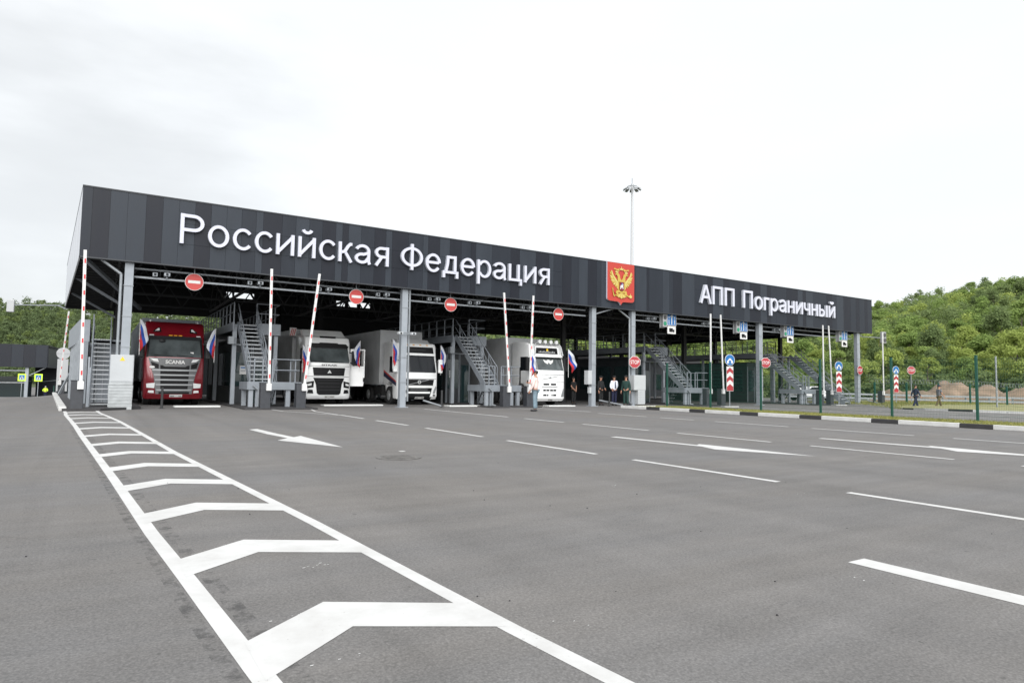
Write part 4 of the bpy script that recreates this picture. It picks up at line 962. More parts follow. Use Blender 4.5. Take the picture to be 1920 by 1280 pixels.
    def trailer(s, y0, mat_, z1=4.1, ln=13.0, ribs=True, z0=1.15):
        w = 2.5; q = MB(); q.box(-w/2, w/2, y0, y0+ln, z0, z1); o = q.build('trailer_box', mat_, s.t, bevel=.02)
        q = MB()
        for xx in (-w/2, w/2): q.box(xx-.04, xx+.04, y0-.025, y0+.06, z0, z1+.01)
        q.box(-w/2, w/2, y0-.022, y0+.05, z1-.1, z1+.012); q.box(-w/2-.015, w/2+.015, y0+.06, y0+ln, z0-.08, z0+.02); q.box(-w/2-.012, w/2+.012, y0+.06, y0+ln, z1-.06, z1+.01)
        q.build('trailer_frame', mat_, o)
        if ribs:
            q = MB(); yy = y0+.3
            while yy < y0+ln:
                for k in (-1, 1): q.box(k*(w/2+.006)-.008, k*(w/2+.006)+.008, yy, yy+.10, z0+.03, z1-.08)
                yy += .28
            xx = -1.1
            while xx < 1.15: q.box(xx, xx+.08, y0-.018, y0, z0+.1, z1-.14); xx += .2
            q.build('trailer_ribs', mat_, o)
        for yy in (y0+8.3, y0+9.6, y0+10.9):
            for xx in (-1.03, 1.03): s.wheel(xx, yy)
        MB().box(-1.15, 1.15, y0+8, y0+11.4, .9, 1.1).build('axle_frame', 'chassis', s.t)
def flag(x, y, z, label, side, ln=1.35, tilt=.12, fall=.9, seed=0, wav=.07):
    """drooping tricolour on a short pole; side = direction the cloth falls to"""
    t = thing('tricolour_flag', label, 'flag', (x, y, z), 0, 'white blue and red flags on the truck mirrors')
    top = Vector((side*-.02, 0, ln)); MB().tube((0, 0, -.1), top, .014, 6).build('pole', 'sign_white', t)
    mb = MB(); ns, nt_ = 12, 9; hoist, fly = .62, .92; rg = random.Random(seed)
    for j in range(nt_+1):
        for i in range(ns+1):
            s_, t_ = i/ns*fly, j/nt_*hoist; dr = math.radians(90-(90-55)*(1-fall))
            p = top+Vector((0, 0, -t_))+Vector((side*(math.cos(dr)*s_+.34*(1-t_/hoist)*(1-math.exp(-s_*3.2))), 0, -math.sin(dr)*s_*(1-.12*t_)))
            p.x += side*(.10*t_/hoist*0+.02*math.sin(s_*7+t_*3+seed)); p.y += wav*math.sin(s_*8+t_*9+seed)*min(1, s_*3)-.05*s_
            mb.v.append(tuple(p))
    for j in range(nt_):
        for i in range(ns):
            k = j*(ns+1)+i; mb.f.append((k, k+1, k+ns+2, k+ns+1)); mb.m.append(j*3//nt_)
    o = mb.build('cloth', ['flag_white', 'flag_blue', 'flag_red'], t, smooth=60); sd_ = o.modifiers.new('thick', 'SOLIDIFY'); sd_.thickness = .004
    return t

# --- dark red tractor with grey container
F1 = [(.10, .30), (.0, .50), (.0, 1.25), (.02, 2.14), (.40, 3.06), (.48, 3.16), (.62, 3.50), (.82, 3.74)]
P1 = F1+[(1.10, 3.86), (1.6, 3.90), (2.25, 3.90), (2.25, 1.05), (1.98, 1.02), (1.85, .62), (1.82, 1.05), (1.5, 1.22), (1.1, 1.22), (.85, 1.02), (.78, .45), (.72, .30)]
T = Truck('red_truck', 'dark red truck with silver grille and grey container under the leftmost no entry sign', 3.78, 4.2, 2.45, P1, F1, .20, 'red_truck')
T.part('windshield', [(2.20, -1.10, 1.10), (3.02, -1.03, 1.03)], .012, 'glass_screen', 14)
T.part('sun_visor', [(3.02, -1.12, 1.12), (3.17, -1.10, 1.10)], .07, 'plastic_dark')
T.pair('pillar', [(1.09, 2.18), (1.17, 2.18), (1.12, 3.04), (1.03, 3.04)], .02, 'grille_black')
for x in (-.2, 0, .2): T.patch('marker_light', [(x-.07, 3.19), (x+.07, 3.19), (x+.07, 3.23), (x-.07, 3.23)], .05, 'amber')
T.pair('marker_light', [(.88, 3.18), (1.06, 3.18), (1.06, 3.23), (.88, 3.23)], .04, 'lamp_glass')
for o in T.pair('roof_lamp', [(.58, 3.36), (.92, 3.34), (.90, 3.42), (.70, 3.58), (.62, 3.58)], .03, 'grille_black'): pass
T.pair('roof_lamp_lens', [(.66, 3.42), (.84, 3.40), (.72, 3.53), (.66, 3.53)], .04, 'lamp_glass')
gs = T.part('grille', [(.52, -.74, .74), (1.30, -.84, .84), (1.78, -.98, .98), (2.16, -1.08, 1.08)], .02, 'grille_mid', 12)
T.part('grille_opening', [(.64, -.55, .55), (1.82, -.60, .60)], .03, 'grille_black', 10, gs)
T.part('badge_panel', [(1.76, -.42, .42), (1.84, -.54, .54), (2.14, -.62, .62)], .05, 'grille_mid', 10, gs)
for z, w_ in ((.70, .70), (.94, .74), (1.16, .78), (1.38, .83), (1.60, .90)): T.part('slat', [(z-.035, -w_, w_), (z+.035, -w_-.02, w_+.02)], .05, 'grille_silver', 10, gs, .03)
T.pair('side_slot', [(.66, 1.66), (.90, 1.70), (.98, 1.98), (.66, 1.86)], .035, 'grille_black', parent=gs)
T.pair('corner_lamp', [(.66, 1.96), (.86, 2.0), (1.02, 2.12), (.72, 2.10)], .045, 'lamp_glass', parent=gs)
text('truck_lettering', 'SCANIA', 'sign_white', -.40, .40, 1.90, 2.05, T.fy(.2, 1.95)-.055, .02, .03, T.t)
T.pair('headlight', [(.80, .78), (1.10, .80), (1.12, .98), (.78, 1.02)], .03, 'lamp_glass')
T.pair('fog_light', [(.80, .56), (1.04, .58), (1.02, .68), (.82, .68)], .03, 'lamp_glass')
T.part('bumper', [(.30, -1.08, 1.08), (.52, -1.14, 1.14)], .05, 'red_truck')
T.part('lower_intake', [(.53, -.62, .62), (.62, -.62, .62)], .04, 'grille_black'); T.plate(.44, 'А858КУ 125', .08)
T.patch('badge', [(-.92+.11*math.cos(R(a)), 1.73+.055*math.sin(R(a))) for a in range(0, 360, 30)], .06, 'sign_white', gs)
T.mirrors(2.15, 2.95, 'plastic_dark', y=.30); T.side_glass([(.62, 2.15), (1.6, 2.15), (1.6, 2.95), (.80, 2.95)])
MB().bar((-.1, -.02+T.fy(0, 2.24), 2.24), (-.85, T.fy(.8, 2.28)-.03, 2.28), .02, .03).bar((.75, -.02+T.fy(.7, 2.24), 2.24), (.05, T.fy(.0, 2.28)-.03, 2.28), .02, .03).build('wiper', 'grille_black', T.t)
MB().sphere((-.55, T.fy(.5, 2.95)-.06, 2.94), .10, 8, 6, 0, 1.3, .6, 1).build('front_mirror', 'plastic_dark', T.t)
MB().box(.62, .76, T.fy(.7, 2.42)-.022, T.fy(.7, 2.42)+.0, 2.38, 2.45).build('sticker', 'sign_white', T.t)
MB().prism([(-1.2, 1.1, 3.2), (-1.2, 1.9, 3.2), (-1.0, 1.9, 4.0), (-1.0, 1.25, 3.95)], (.03, 0, 0)).prism([(1.2, 1.1, 3.2), (1.2, 1.9, 3.2), (1.0, 1.9, 4.0), (1.0, 1.25, 3.95)], (-.03, 0, 0)).build('air_deflector', 'sign_white', T.t)
T.chassis((1.38, 4.6), 6.5); T.trailer(2.65, 'trailer_grey', 4.12, 12.5)
flag(3.78-1.46, 4.15, 2.35, 'tricolour flag on the left mirror of the dark red truck', 1, 1.5, seed=1, fall=.95); flag(3.78+1.62, 4.2, 2.1, 'tricolour flag on the right mirror of the dark red truck', -1, 1.5, seed=2, fall=.95)

# --- white tractor with open door
F2 = [(.12, .28), (.0, .45), (.0, 1.42), (.02, 2.16), (.30, 3.00), (.36, 3.30), (.52, 3.52)]
P2 = F2+[(.85, 3.62), (1.3, 3.64), (2.3, 3.72), (2.3, 1.05), (1.98, 1.02), (1.85, .62), (1.82, 1.05), (1.5, 1.22), (1.1, 1.22), (.85, 1.02), (.78, .45), (.72, .28)]
T = Truck('white_truck', 'white truck with black trapezoid grille and its side door swung open', 11.12, 5.0, 2.4, P2, F2, .17, 'white_truck')
T.part('windshield', [(2.18, -1.08, 1.08), (2.30, -1.12, 1.12), (2.95, -1.06, 1.06)], .012, 'glass_screen', 14)
T.part('sun_visor', [(2.96, -1.02, 1.02), (3.06, -1.08, 1.08), (3.20, -.95, .95), (3.16, -.5, .5), (3.24, -.48, .48)], .09, 'grille_black')
T.part('roof_hatch', [(3.50, -.42, .42), (3.60, -.42, .42)], .03, 'grille_black')
T.part('seam', [(1.985, -1.12, 1.12), (2.0, -1.12, 1.12)], .006, 'grille_black')
gu = T.part('upper_grille', [(1.50, -.80, .80), (1.92, -.86, .86)], .02, 'grille_black', 12)
for z in (1.58, 1.66, 1.74, 1.82): T.part('slat', [(z, -.78, .78), (z+.02, -.78, .78)], .035, 'plastic_dark', 10, gu, .02)
MB().prism([(0, -.035, 1.80), (-.11, -.035, 1.63), (-.02, -.035, 1.63), (0, -.035, 1.67), (.02, -.035, 1.63), (.11, -.035, 1.63)], (0, .02, 0)).build('emblem', 'lamp_glass', gu)
text('truck_lettering', 'SITRAK', 'grille_black', -.42, .42, 2.02, 2.09, T.fy(.2, 2.05)-.005, .015, .01, T.t)
T.part('seam', [(1.44, -1.12, 1.12), (1.46, -1.12, 1.12)], .008, 'grille_black')
gl_ = T.part('lower_grille', [(.50, -.52, .52), (.58, -.62, .62), (1.05, -.68, .68), (1.38, -.82, .82)], .03, 'grille_black', 12)
for z in (.72, .90, 1.08, 1.26): T.part('slat', [(z, -.56, .56), (z+.04, -.58, .58)], .05, 'plastic_dark', 10, gl_, .03)
T.pair('headlight', [(.80, .88), (1.11, .84), (1.14, 1.14), (.78, 1.22)], .03, 'grille_black'); T.pair('headlight_lens', [(.90, .98), (1.08, .95), (1.10, 1.05), (.90, 1.10)], .045, 'lamp_glass')
T.pair('fog_light', [(.80, .56), (1.10, .58), (1.04, .76), (.84, .76)], .03, 'grille_black')
T.part('bumper', [(.28, -1.06, 1.06), (.40, -1.10, 1.10)], .03, 'white_truck'); T.plate(.40, 'В777МР 125', .05)
T.side_glass([(.45, 2.15), (1.35, 2.15), (1.35, 2.95), (.65, 2.95)]); T.mirrors(2.1, 2.85, 'plastic_dark', y=.22)
dr = MB(); dr.prism([(1.22, .62, .95), (1.95, .30, .95), (2.02, .28, 1.3), (2.02, .28, 2.98), (1.30, .6, 2.98), (1.22, .62, 2.2)], (.02, .06, 0)); d = dr.build('door', 'white_truck', T.t, bevel=.02)
MB().prism([(1.42, .515, 2.05), (1.95, .285, 2.05), (1.95, .285, 2.90), (1.50, .48, 2.90)], (0, .012, 0)).build('window', 'glass_dark', d); MB().box(1.93, 2.05, .15, .26, 1.2, 1.42).build('handle', 'grille_black', d)
MB().bar((-.1, T.fy(0, 2.22)-.03, 2.22), (-.85, T.fy(.8, 2.24)-.03, 2.24), .02, .03).bar((.75, T.fy(.7, 2.2)-.03, 2.2), (.05, T.fy(0, 2.22)-.03, 2.22), .02, .03).build('wiper', 'grille_black', T.t)
MB().prism([(-1.15, 1.0, 3.6), (1.15, 1.0, 3.6), (1.1, 1.6, 3.98), (-1.1, 1.6, 3.98)], (0, .5, 0)).build('roof_fairing', 'white_truck', T.t, bevel=.06)
mb = MB(); mb.box(-1.55, -1.2, 2.3, 2.36, 3.65, 4.1, 0)
for i in range(4): mb.prism([(-1.54+i*.09, 2.295, 3.66), (-1.49+i*.09, 2.295, 3.66), (-1.40+i*.09, 2.295, 4.05), (-1.45+i*.09, 2.295, 4.05)], (0, .003, 0), 1) if i < 3 else None
mb.build('striped_plate', ['sign_white', 'sign_red'], T.t)
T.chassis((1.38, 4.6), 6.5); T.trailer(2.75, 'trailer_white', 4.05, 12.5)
flag(11.12-1.42, 4.9, 1.75, 'tricolour flag beside the leaning barrier arm on the white truck with open door', 1, 1.3, seed=3); flag(11.12+1.52, 4.75, 1.85, 'tricolour flag on the open-door side of the white truck', -1, 1.55, seed=4, fall=.95)

# --- white tractor with dark stripe behind the column
F3 = [(.14, .30), (.0, .45), (.0, 1.0), (.0, 1.72), (.28, 2.70), (.34, 3.2), (.46, 3.34)]
P3 = F3+[(.8, 3.42), (1.4, 3.44), (2.25, 3.44), (2.25, 1.05), (1.98, 1.02), (1.85, .62), (1.82, 1.05), (1.5, 1.22), (1.1, 1.22), (.85, 1.02), (.78, .45), (.72, .30)]
T = Truck('striped_truck', 'white truck with a dark and orange side stripe, partly hidden by the second column', 15.58, 3.5, 2.35, P3, F3, .17, 'white_truck')
T.part('windshield', [(1.76, -1.08, 1.08), (2.68, -1.02, 1.02)], .012, 'glass_dark', 14)
T.part('sun_visor', [(2.68, -1.06, 1.06), (2.80, -1.06, 1.06)], .12, 'white_truck')
T.part('roof_sign', [(2.82, -1.0, 1.0), (3.16, -.96, .96)], .02, 'grille_black'); T.part('roof_sign_lettering', [(2.96, -.5, .5), (3.02, -.5, .5)], .03, 'plastic_dark')
for x in (-.6, -.2, .2, .6): T.patch('marker_light', [(x-.05, 3.24), (x+.05, 3.24), (x+.05, 3.29), (x-.05, 3.29)], .03, 'amber')
T.part('seam', [(1.40, -1.10, 1.10), (1.42, -1.10, 1.10)], .006, 'grille_black')
gu = T.part('upper_grille', [(1.06, -.86, .86), (1.38, -.92, .92)], .02, 'grille_black', 12)
MB().bar((-.6, -.05, 1.10), (.55, -.05, 1.36), .03, .03).build('diagonal_bar', 'grille_silver', gu)
mb = MB()
for i in range(16): a, b = R(22.5*i), R(22.5*(i+1)); mb.tube((.08*math.cos(a), -.06, 1.235+.08*math.sin(a)), (.08*math.cos(b), -.06, 1.235+.08*math.sin(b)), .018)
mb.build('emblem', 'lamp_glass', gu)
lg = T.part('lower_grille', [(.42, -.66, .66), (.92, -.80, .80)], .03, 'grille_black', 12)
T.part('slat', [(.62, -.66, .66), (.72, -.68, .68)], .05, 'white_truck', 10, lg); T.part('slat', [(.82, -.5, .5), (.84, -.5, .5)], .05, 'grille_silver', 10, lg)
T.patch('badge', [(-.72+.10*math.cos(R(a)), .86+.055*math.sin(R(a))) for a in range(0, 360, 30)], .06, 'sign_white', lg)
T.pair('headlight', [(.86, .62), (1.0, .62), (1.10, .95), (1.06, 1.02), (.92, .80)], .03, 'grille_silver'); T.pair('fog_light', [(.88, .48), (1.02, .48), (1.02, .56), (.88, .56)], .03, 'grille_black')
T.part('bumper', [(.28, -.7, .7), (.42, -.8, .8)], .02, 'grille_black'); T.plate(.38, 'Е105АУ 125', .05)
T.side_glass([(.42, 1.75), (1.35, 1.75), (1.35, 2.62), (.6, 2.62)])
for k in (-1, 1): MB().prism([(k*1.178, .35, 1.0), (k*1.178, 2.2, 1.55), (k*1.178, 2.2, 1.80), (k*1.178, .35, 1.2)], (-k*.02, 0, 0)).build('side_stripe', 'navy', T.t); MB().prism([(k*1.182, .35, 1.2), (k*1.182, 2.2, 1.80), (k*1.182, 2.2, 1.90), (k*1.182, .35, 1.27)], (-k*.02, 0, 0)).build('side_stripe', 'sign_red', T.t)
T.mirrors(1.75, 2.5, 'white_truck', y=.2)
MB().prism([(-1.0, .85, 3.42), (1.0, .85, 3.42), (.95, 1.1, 3.6), (-.95, 1.1, 3.6)], (0, .8, 0)).build('roof_deflector', 'trailer_white', T.t, bevel=.04)
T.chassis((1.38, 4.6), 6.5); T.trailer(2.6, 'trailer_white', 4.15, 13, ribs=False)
flag(15.58-1.62, 3.3, 2.0, 'tricolour flag just left of the second column', 1, 1.5, seed=5); flag(15.58+1.34, 3.6, 1.75, 'tricolour flag on the right mirror of the striped white truck', 1, 1.55, seed=6, fall=1.0)

# --- all-white tractor with light bar
F4 = [(.12, .28), (.0, .42), (.0, 1.0), (.0, 2.0), (.30, 2.86), (.36, 3.36), (.50, 3.54)]
P4 = F4+[(.9, 3.66), (1.5, 3.70), (2.3, 3.72), (2.3, 1.05), (1.98, 1.02), (1.85, .62), (1.82, 1.05), (1.5, 1.22), (1.1, 1.22), (.85, 1.02), (.78, .45), (.72, .28)]
T = Truck('light_bar_truck', 'all white truck with a roof light bar behind the man in pale pink shirt', 22.95, 1.6, 2.35, P4, F4, .17, 'white_truck')
T.part('windshield', [(2.04, -1.06, 1.06), (2.80, -1.02, 1.02)], .012, 'glass_screen', 14)
T.part('sun_visor', [(2.80, -1.06, 1.06), (2.96, -1.04, 1.04)], .14, 'white_truck'); T.part('visor_lip', [(2.74, -1.02, 1.02), (2.79, -1.04, 1.04)], .13, 'grille_black')
T.part('roof_sign', [(2.99, -.78, .78), (3.34, -.74, .74)], .02, 'grille_black'); 
MB().disc((0, T.fy(0, 3.2)-.035, 3.22), .07, 14, 'y', .01).build('roof_sign_emblem', 'yellow', T.t)
mb = MB(); rs_ = random.Random(3); xq = -.60
while xq < .56: wq = rs_.uniform(.05, .10); mb.box(xq, xq+wq, T.fy(xq, 3.08)-.03, T.fy(xq, 3.08)-.01, 3.04, 3.12+rs_.choice((0, .03))); xq += wq+.035
mb.build('roof_sign_lettering', 'sign_back', T.t)
mb = MB(); mb.path([(-1.0, .1, 2.9), (-.95, .25, 3.4), (-.85, .3, 3.58), (.85, .3, 3.58), (.95, .25, 3.4), (1.0, .1, 2.9)], .035, 8); mb.build('light_bar', 'rim', T.t)
for x in (-.6, -.2, .2, .6): MB().tube((x, .2, 3.68), (x, .32, 3.68), .11, 14).build('spot_lamp', 'lamp_glass', T.t)
T.patch('windshield_sticker', [(-.3, 2.5), (-.1, 2.38), (0, 2.5), (.1, 2.38), (.3, 2.5), (.36, 2.66), (.16, 2.58), (0, 2.66), (-.16, 2.58), (-.36, 2.66)], .02, 'sign_white', th=.008)
T.part('hood_seam', [(1.76, -1.1, 1.1), (1.79, -1.1, 1.1)], .008, 'grille_silver'); T.part('panel_seam', [(1.36, -1.1, 1.1), (1.375, -1.1, 1.1)], .006, 'grille_silver')
MB().bar((-.6, -.03, 1.50), (.55, -.03, 1.70), .02, .02).sphere((0, -.04, 1.61), .06, 8, 5, 0, 1, .4, 1).build('diagonal_bar', 'grille_silver', T.t)
for z, xs_ in ((1.22, ((-.45, -.05), (.06, .45))), (.88, ((-.46, -.28), (-.24, -.04), (.02, .22), (.26, .46))), (.60, ((-.46, -.24), (-.2, -.1), (.12, .2), (.24, .46)))):
    for a, b in xs_: T.part('grille_slot', [(z-.05, a, b), (z+.05, a, b)], .008, 'grille_black' if z > 1 else 'plastic_dark', 4, None, .02)
T.part('panel_seam', [(1.06, -.55, .55), (1.09, -.55, .55)], .006, 'grille_black'); T.part('panel_seam', [(.745, -.6, .6), (.76, -.6, .6)], .006, 'grille_silver')
T.pair('headlight', [(.82, .50), (1.08, .52), (1.12, .98), (1.04, .98)], .03, 'grille_silver')
T.part('bumper', [(.26, -1.0, 1.0), (.42, -1.08, 1.08)], .03, 'white_truck'); T.plate(.34, 'Т125', .05, .34)
T.side_glass([(.42, 2.0), (1.35, 2.0), (1.35, 2.8), (.6, 2.8)]); T.mirrors(2.0, 2.75, 'plastic_dark', y=.3, wd=.34)
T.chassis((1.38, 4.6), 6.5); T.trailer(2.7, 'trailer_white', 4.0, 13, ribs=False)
flag(22.95-1.52, 1.3, 1.55, 'tricolour flag left of the light bar truck, beside the raised boom', 1, 1.55, seed=7, fall=.95); flag(22.95+1.25, 1.5, 1.75, 'tricolour flag billowing right of the light bar truck', 1, 1.55, seed=8, fall=.45)
# pale floor slabs in front of the trucks
for x, y, l, wd in ((4.5, 2.0, 'pale flat slab on the floor before the dark red truck', .9), (11.6, 2.6, 'pale flat slab on the floor before the white truck with open door', 1.5), (16.9, .9, 'pale flat slab on the floor before the striped truck', .9), (22.6, .2, 'pale flat slab on the floor before the light bar truck', .9)):
    tag(MB().box(x-wd, x+wd, y-.3, y+.3, .005, .07).build('drain_slab', 'tile_white', bevel=.01), l, 'slab', 'pale slabs on the lane floors')
# low pipe stops
for x, y, l in ((3.05, .7, 'thin grey post stop beside the red truck'), (15.1, -.3, 'low post with fallen pipe right of the second column'), (25.9, -.2, 'low post with sloping pipe right of the third column'), (53.4, -.3, 'low dark pipe stop at the last column')):
    t = thing('pipe_stop', l, 'post', (x, y, 0), 0, 'low pipe stops beside the columns')
    MB().tube((0, 0, 0), (0, 0, .85), .05, 8).box(-.1, .1, -.1, .1, 0, .02).build('post', 'steel_dark', t)
    if x > 10: MB().tube((-.9 if x < 20 else -.6, .2, .35), (0 if x < 20 else 1.0, 0, .08), .045, 8).build('pipe', 'galv', t)

# paper notices on the booths
for x, y, z, l in ((6.9, 5.37, 1.7, 'white paper notice on the booth glass behind the first inner stair'), (18.5, 5.37, 1.75, 'white paper notice on the booth glass behind the second inner stair'), (33.3, 5.37, 1.7, 'white paper notice on the booth glass behind the third inner stair')):
    tag(MB().box(x-.15, x+.15, y-.012, y-.002, z-.21, z+.21, 0).box(x-.11, x+.11, y-.014, y-.0125, z+.08, z+.15, 1).box(x-.11, x+.11, y-.014, y-.0125, z-.10, z+.02, 2).build('paper_notice', ['sign_white', 'sign_blue', 'sign_back']), l, 'notice')
# ------------------------------------------------------------------ people
def skin_obj(name, pts, edges, rad, mat_, parent, sub=1, root=0):
    me = bpy.data.meshes.new(name); me.from_pydata([tuple(p) for p in pts], edges, []); me.materials.append(M[mat_])
    o = bpy.data.objects.new(name, me); C.objects.link(o); o.parent = parent
    md = o.modifiers.new('skin', 'SKIN'); md.use_smooth_shade = True
    sv = me.skin_vertices[0].data
    for i, r in enumerate(rad):
        sv[i].radius = r if isinstance(r, tuple) else (r, r); sv[i].use_root = (i == root)
    sb = o.modifiers.new('sub', 'SUBSURF'); sb.levels = sub; sb.render_levels = sub
    return o
def person(label, loc, rotz, top, legs_, shoes='shoe_dark', hair='hair', cap=None, h=1.75, L_arm=None, R_arm=None, stride=0., sleeves='long', tie=False, coat=False, vest=None, held=None, lean=0., sleeve_mat=None):
    """faces local -y. arms: (elbow, wrist) offsets in metres from the shoulder; x positive = person's left"""
    t = thing('person', label, 'person', loc, rotz); k = h/1.75; V = lambda x, y, z: Vector((x*k, (y-lean*max(0, z-.9))*k, z*k))
    L_arm = L_arm or ((.06, .02, -.30), (.09, -.06, -.56)); R_arm = R_arm or ((-.06, .02, -.30), (-.09, -.06, -.56))
    P, E, Rd = [], [], []
    def add(p, r, par=None):
        P.append(p); Rd.append(tuple(q*k for q in r) if isinstance(r, tuple) else r*k)
        if par is not None: E.append((par, len(P)-1))
        return len(P)-1
    pv = add(V(0, 0, .95), (.15, .10)); sp1 = add(V(0, 0, 1.12), (.14, .10), pv); ch = add(V(0, -.01, 1.33), (.17, .115), sp1); nb = add(V(0, .01, 1.47), (.07, .07), ch)
    nk = add(V(0, 0, 1.53), .053, nb); jw = add(V(0, -.025, 1.585), (.062, .072), nk); hd = add(V(0, -.005, 1.66), (.078, .094), jw); tp = add(V(0, .005, 1.735), (.045, .055), hd)
    sh = {}
    for s, arm in ((1, L_arm), (-1, R_arm)):
        a = add(V(.17*s, .0, 1.415), .062, ch); S_ = P[a]; e = add(S_+Vector(arm[0])*k, .045, a); wv = S_+Vector(arm[1])*k; wr = add(wv, .032, e)
        d = (wv-P[e]).normalized(); side = d.cross(Vector((s, 0, 0))); side = side.normalized() if side.length > .1 else Vector((0, 0, 1))
        pm = add(wv+d*.06*k, (.022, .036), wr)
        for fi in range(4):
            off = side*(fi-1.5)*.019*k; ln = (.062, .074, .070, .055)[fi]*k; b = add(wv+d*.095*k+off, .0095, pm); m_ = add(wv+d*(.095*k+ln*.5)+off+Vector((-s*.006, 0, 0)), .009, b); add(wv+d*(.095*k+ln*.9)+off+Vector((-s*.022*k, 0, 0)), .008, m_)
        tb = add(wv+d*.05*k-side*.04*k, .011, wr); add(wv+d*.095*k-side*.055*k, .009, tb); sh[s] = (a, e, wr)
    kn = {}
    for s in (1, -1):
        st = stride*s; hp = add(V(.085*s, 0, .90), (.095, .10), pv); kk = add(V(.095*s, -.16*st-.015, .50), .06, hp); an = add(V(.095*s, -.28*st+(.05 if st < 0 else 0), .09+(.04 if st < 0 else 0)), .042, kk)
        kn[s] = (hp, kk, an)
    b = skin_obj('body', P, E, Rd, 'skin', t)
    # trousers
    p2 = [P[pv]+Vector((0, 0, .05))]; e2 = []; r2 = [(.165*k, .12*k)]
    for s in (1, -1):
        i = len(p2); hp, kk, an = (P[q] for q in kn[s][:3]); p2 += [hp, hp.lerp(kk, .5), kk, an+Vector((0, 0, .01))]; e2 += [(0, i), (i, i+1), (i+1, i+2), (i+2, i+3)]; r2 += [(.112*k, .118*k), .098*k, .082*k, .072*k]
    skin_obj('trousers', p2, e2, r2, legs_, t)
    # top
    zb_ = .62 if coat else .86
    p3 = [V(0, 0, zb_), V(0, 0, 1.08), P[ch], V(0, .01, 1.45)]; r3 = [(.185*k, .135*k), (.172*k, .125*k), (.19*k, .13*k), (.085*k, .08*k)]; e3 = [(0, 1), (1, 2), (2, 3)]
    for s in (1, -1):
        a, e, wr = (P[q] for q in sh[s]); i = len(p3); p3 += [a, e] if sleeves == 'long' else [a, a.lerp(e, .75)]; r3 += [.080*k, .064*k]; e3 += [(2, i), (i, i+1)]
        if sleeves == 'long': p3.append(e.lerp(wr, .93)); r3.append(.05*k); e3.append((i+1, i+2))
    skin_obj('top', p3, e3, r3, top, t)
    if vest:
        skin_obj('vest', [V(0, 0, .84), V(0, 0, 1.1), V(0, -.01, 1.33), V(0, .01, 1.45)], [(0, 1), (1, 2), (2, 3)], [(.20*k, .15*k), (.195*k, .145*k), (.205*k, .15*k), (.11*k, .10*k)], vest, t)
    mb = MB()
    for s in (1, -1):
        an = P[kn[s][2]]; mb.sphere(an+V(.012*s, -.065, -.045), .075*k, 10, 6, 0, .75, 1.9, .62)
    mb.build('shoes', shoes, t, smooth=60)
    # face
    mb = MB(); hc = V(0, 0, 1.655); mb.sphere(hc+V(0, -.108, -.012), .016*k, 6, 4, 0, .8, 1.2, 1.4)
    for s in (1, -1): mb.sphere(hc+V(.082*s, .01, -.005), .026*k, 6, 4, 0, .4, .8, 1.2)
    mb.build('nose_and_ears', 'skin', t, smooth=60)
    mb = MB()
    for s in (1, -1): mb.sphere(hc+V(.033*s, -.092, .015), .011*k, 6, 4); mb.box(hc.x+(.033*s-.02)*k, hc.x+(.033*s+.02)*k, hc.y-.102*k, hc.y-.092*k, hc.z+.034*k, hc.z+.042*k)
    mb.box(hc.x-.025*k, hc.x+.025*k, hc.y-.100*k, hc.y-.09*k, hc.z-.052*k, hc.z-.046*k); mb.build('face', 'hair', t)
    if cap:
        mb = MB(); mb.sphere(hc+V(0, 0, .055), .112*k, 12, 6, 0, 1, 1.12, .62); mb.prism([hc+V(-.08, -.08, .05), hc+V(.08, -.08, .05), hc+V(.06, -.175, .035), hc+V(-.06, -.175, .035)], (0, 0, .012)); mb.build('cap', cap, t, smooth=60)
    else: MB().sphere(hc+V(0, .018, .04), .098*k, 12, 7, 0, .92, 1.05, .82).build('hair', hair, t, smooth=60)
    if tie: MB().prism([V(-.025, -.135, 1.44), V(.025, -.135, 1.44), V(.035, -.150, 1.05), V(0, -.152, 1.0), V(-.035, -.150, 1.05)], (0, .01, 0)).build('tie', 'navy', t)
    if held:
        q = P[sh[held][2]]; d = (q-P[sh[held][1]]).normalized(); MB().box(q.x+d.x*.09-.03, q.x+d.x*.09+.03, q.y+d.y*.09-.03, q.y+d.y*.09, q.z+d.z*.09-.02, q.z+d.z*.09+.12).build('phone', 'grille_black', t)
    return t
person('man in pale pink shirt and light jeans standing alone before the light bar truck', (17.44, -5.0, 0), R(-140), 'shirt_pink', 'jeans', h=1.80,
       L_arm=((.03, -.06, -.29), (.0, -.20, -.52)), R_arm=((-.05, -.10, -.26), (-.02, -.32, -.20)), held=-1)
person('dark uniformed person with hands joined beside the light bar truck', (25.9, 3.2, 0), R(8), 'uniform_dark', 'uniform_dark', h=1.68, sleeves='short', L_arm=((.05, -.02, -.28), (-.10, -.18, -.48)), R_arm=((-.05, -.02, -.28), (.10, -.18, -.48)))
person('officer in dark uniform and cap, leftmost of the three by the column', (26.75, 1.6, 0), R(10), 'uniform_dark', 'uniform_dark', cap='uniform_dark', h=1.76, L_arm=((.06, -.04, -.28), (-.02, -.22, -.42)))
person('officer in white shirt and dark tie between two dark uniforms', (27.3, 1.0, 0), R(-12), 'shirt_white', 'navy', cap='uniform_dark', h=1.78, tie=True, L_arm=((.06, .03, -.28), (.0, .12, -.46)), R_arm=((-.07, .02, -.28), (-.04, -.10, -.45)))
person('officer in dark green uniform, rightmost of the three by the column', (27.35, .0, 0), R(-60), 'uniform_green', 'uniform_green', cap='uniform_dark', h=1.80)
person('man in dark jacket and white shirt walking past the green fence', (54.0, -3.2, -.2), R(62), 'navy', 'navy', shoes='shoe_dark', h=1.80, stride=.8, L_arm=((.06, .12, -.27), (.08, .18, -.53)), R_arm=((-.06, -.10, -.27), (-.08, -.22, -.50)), vest=None)
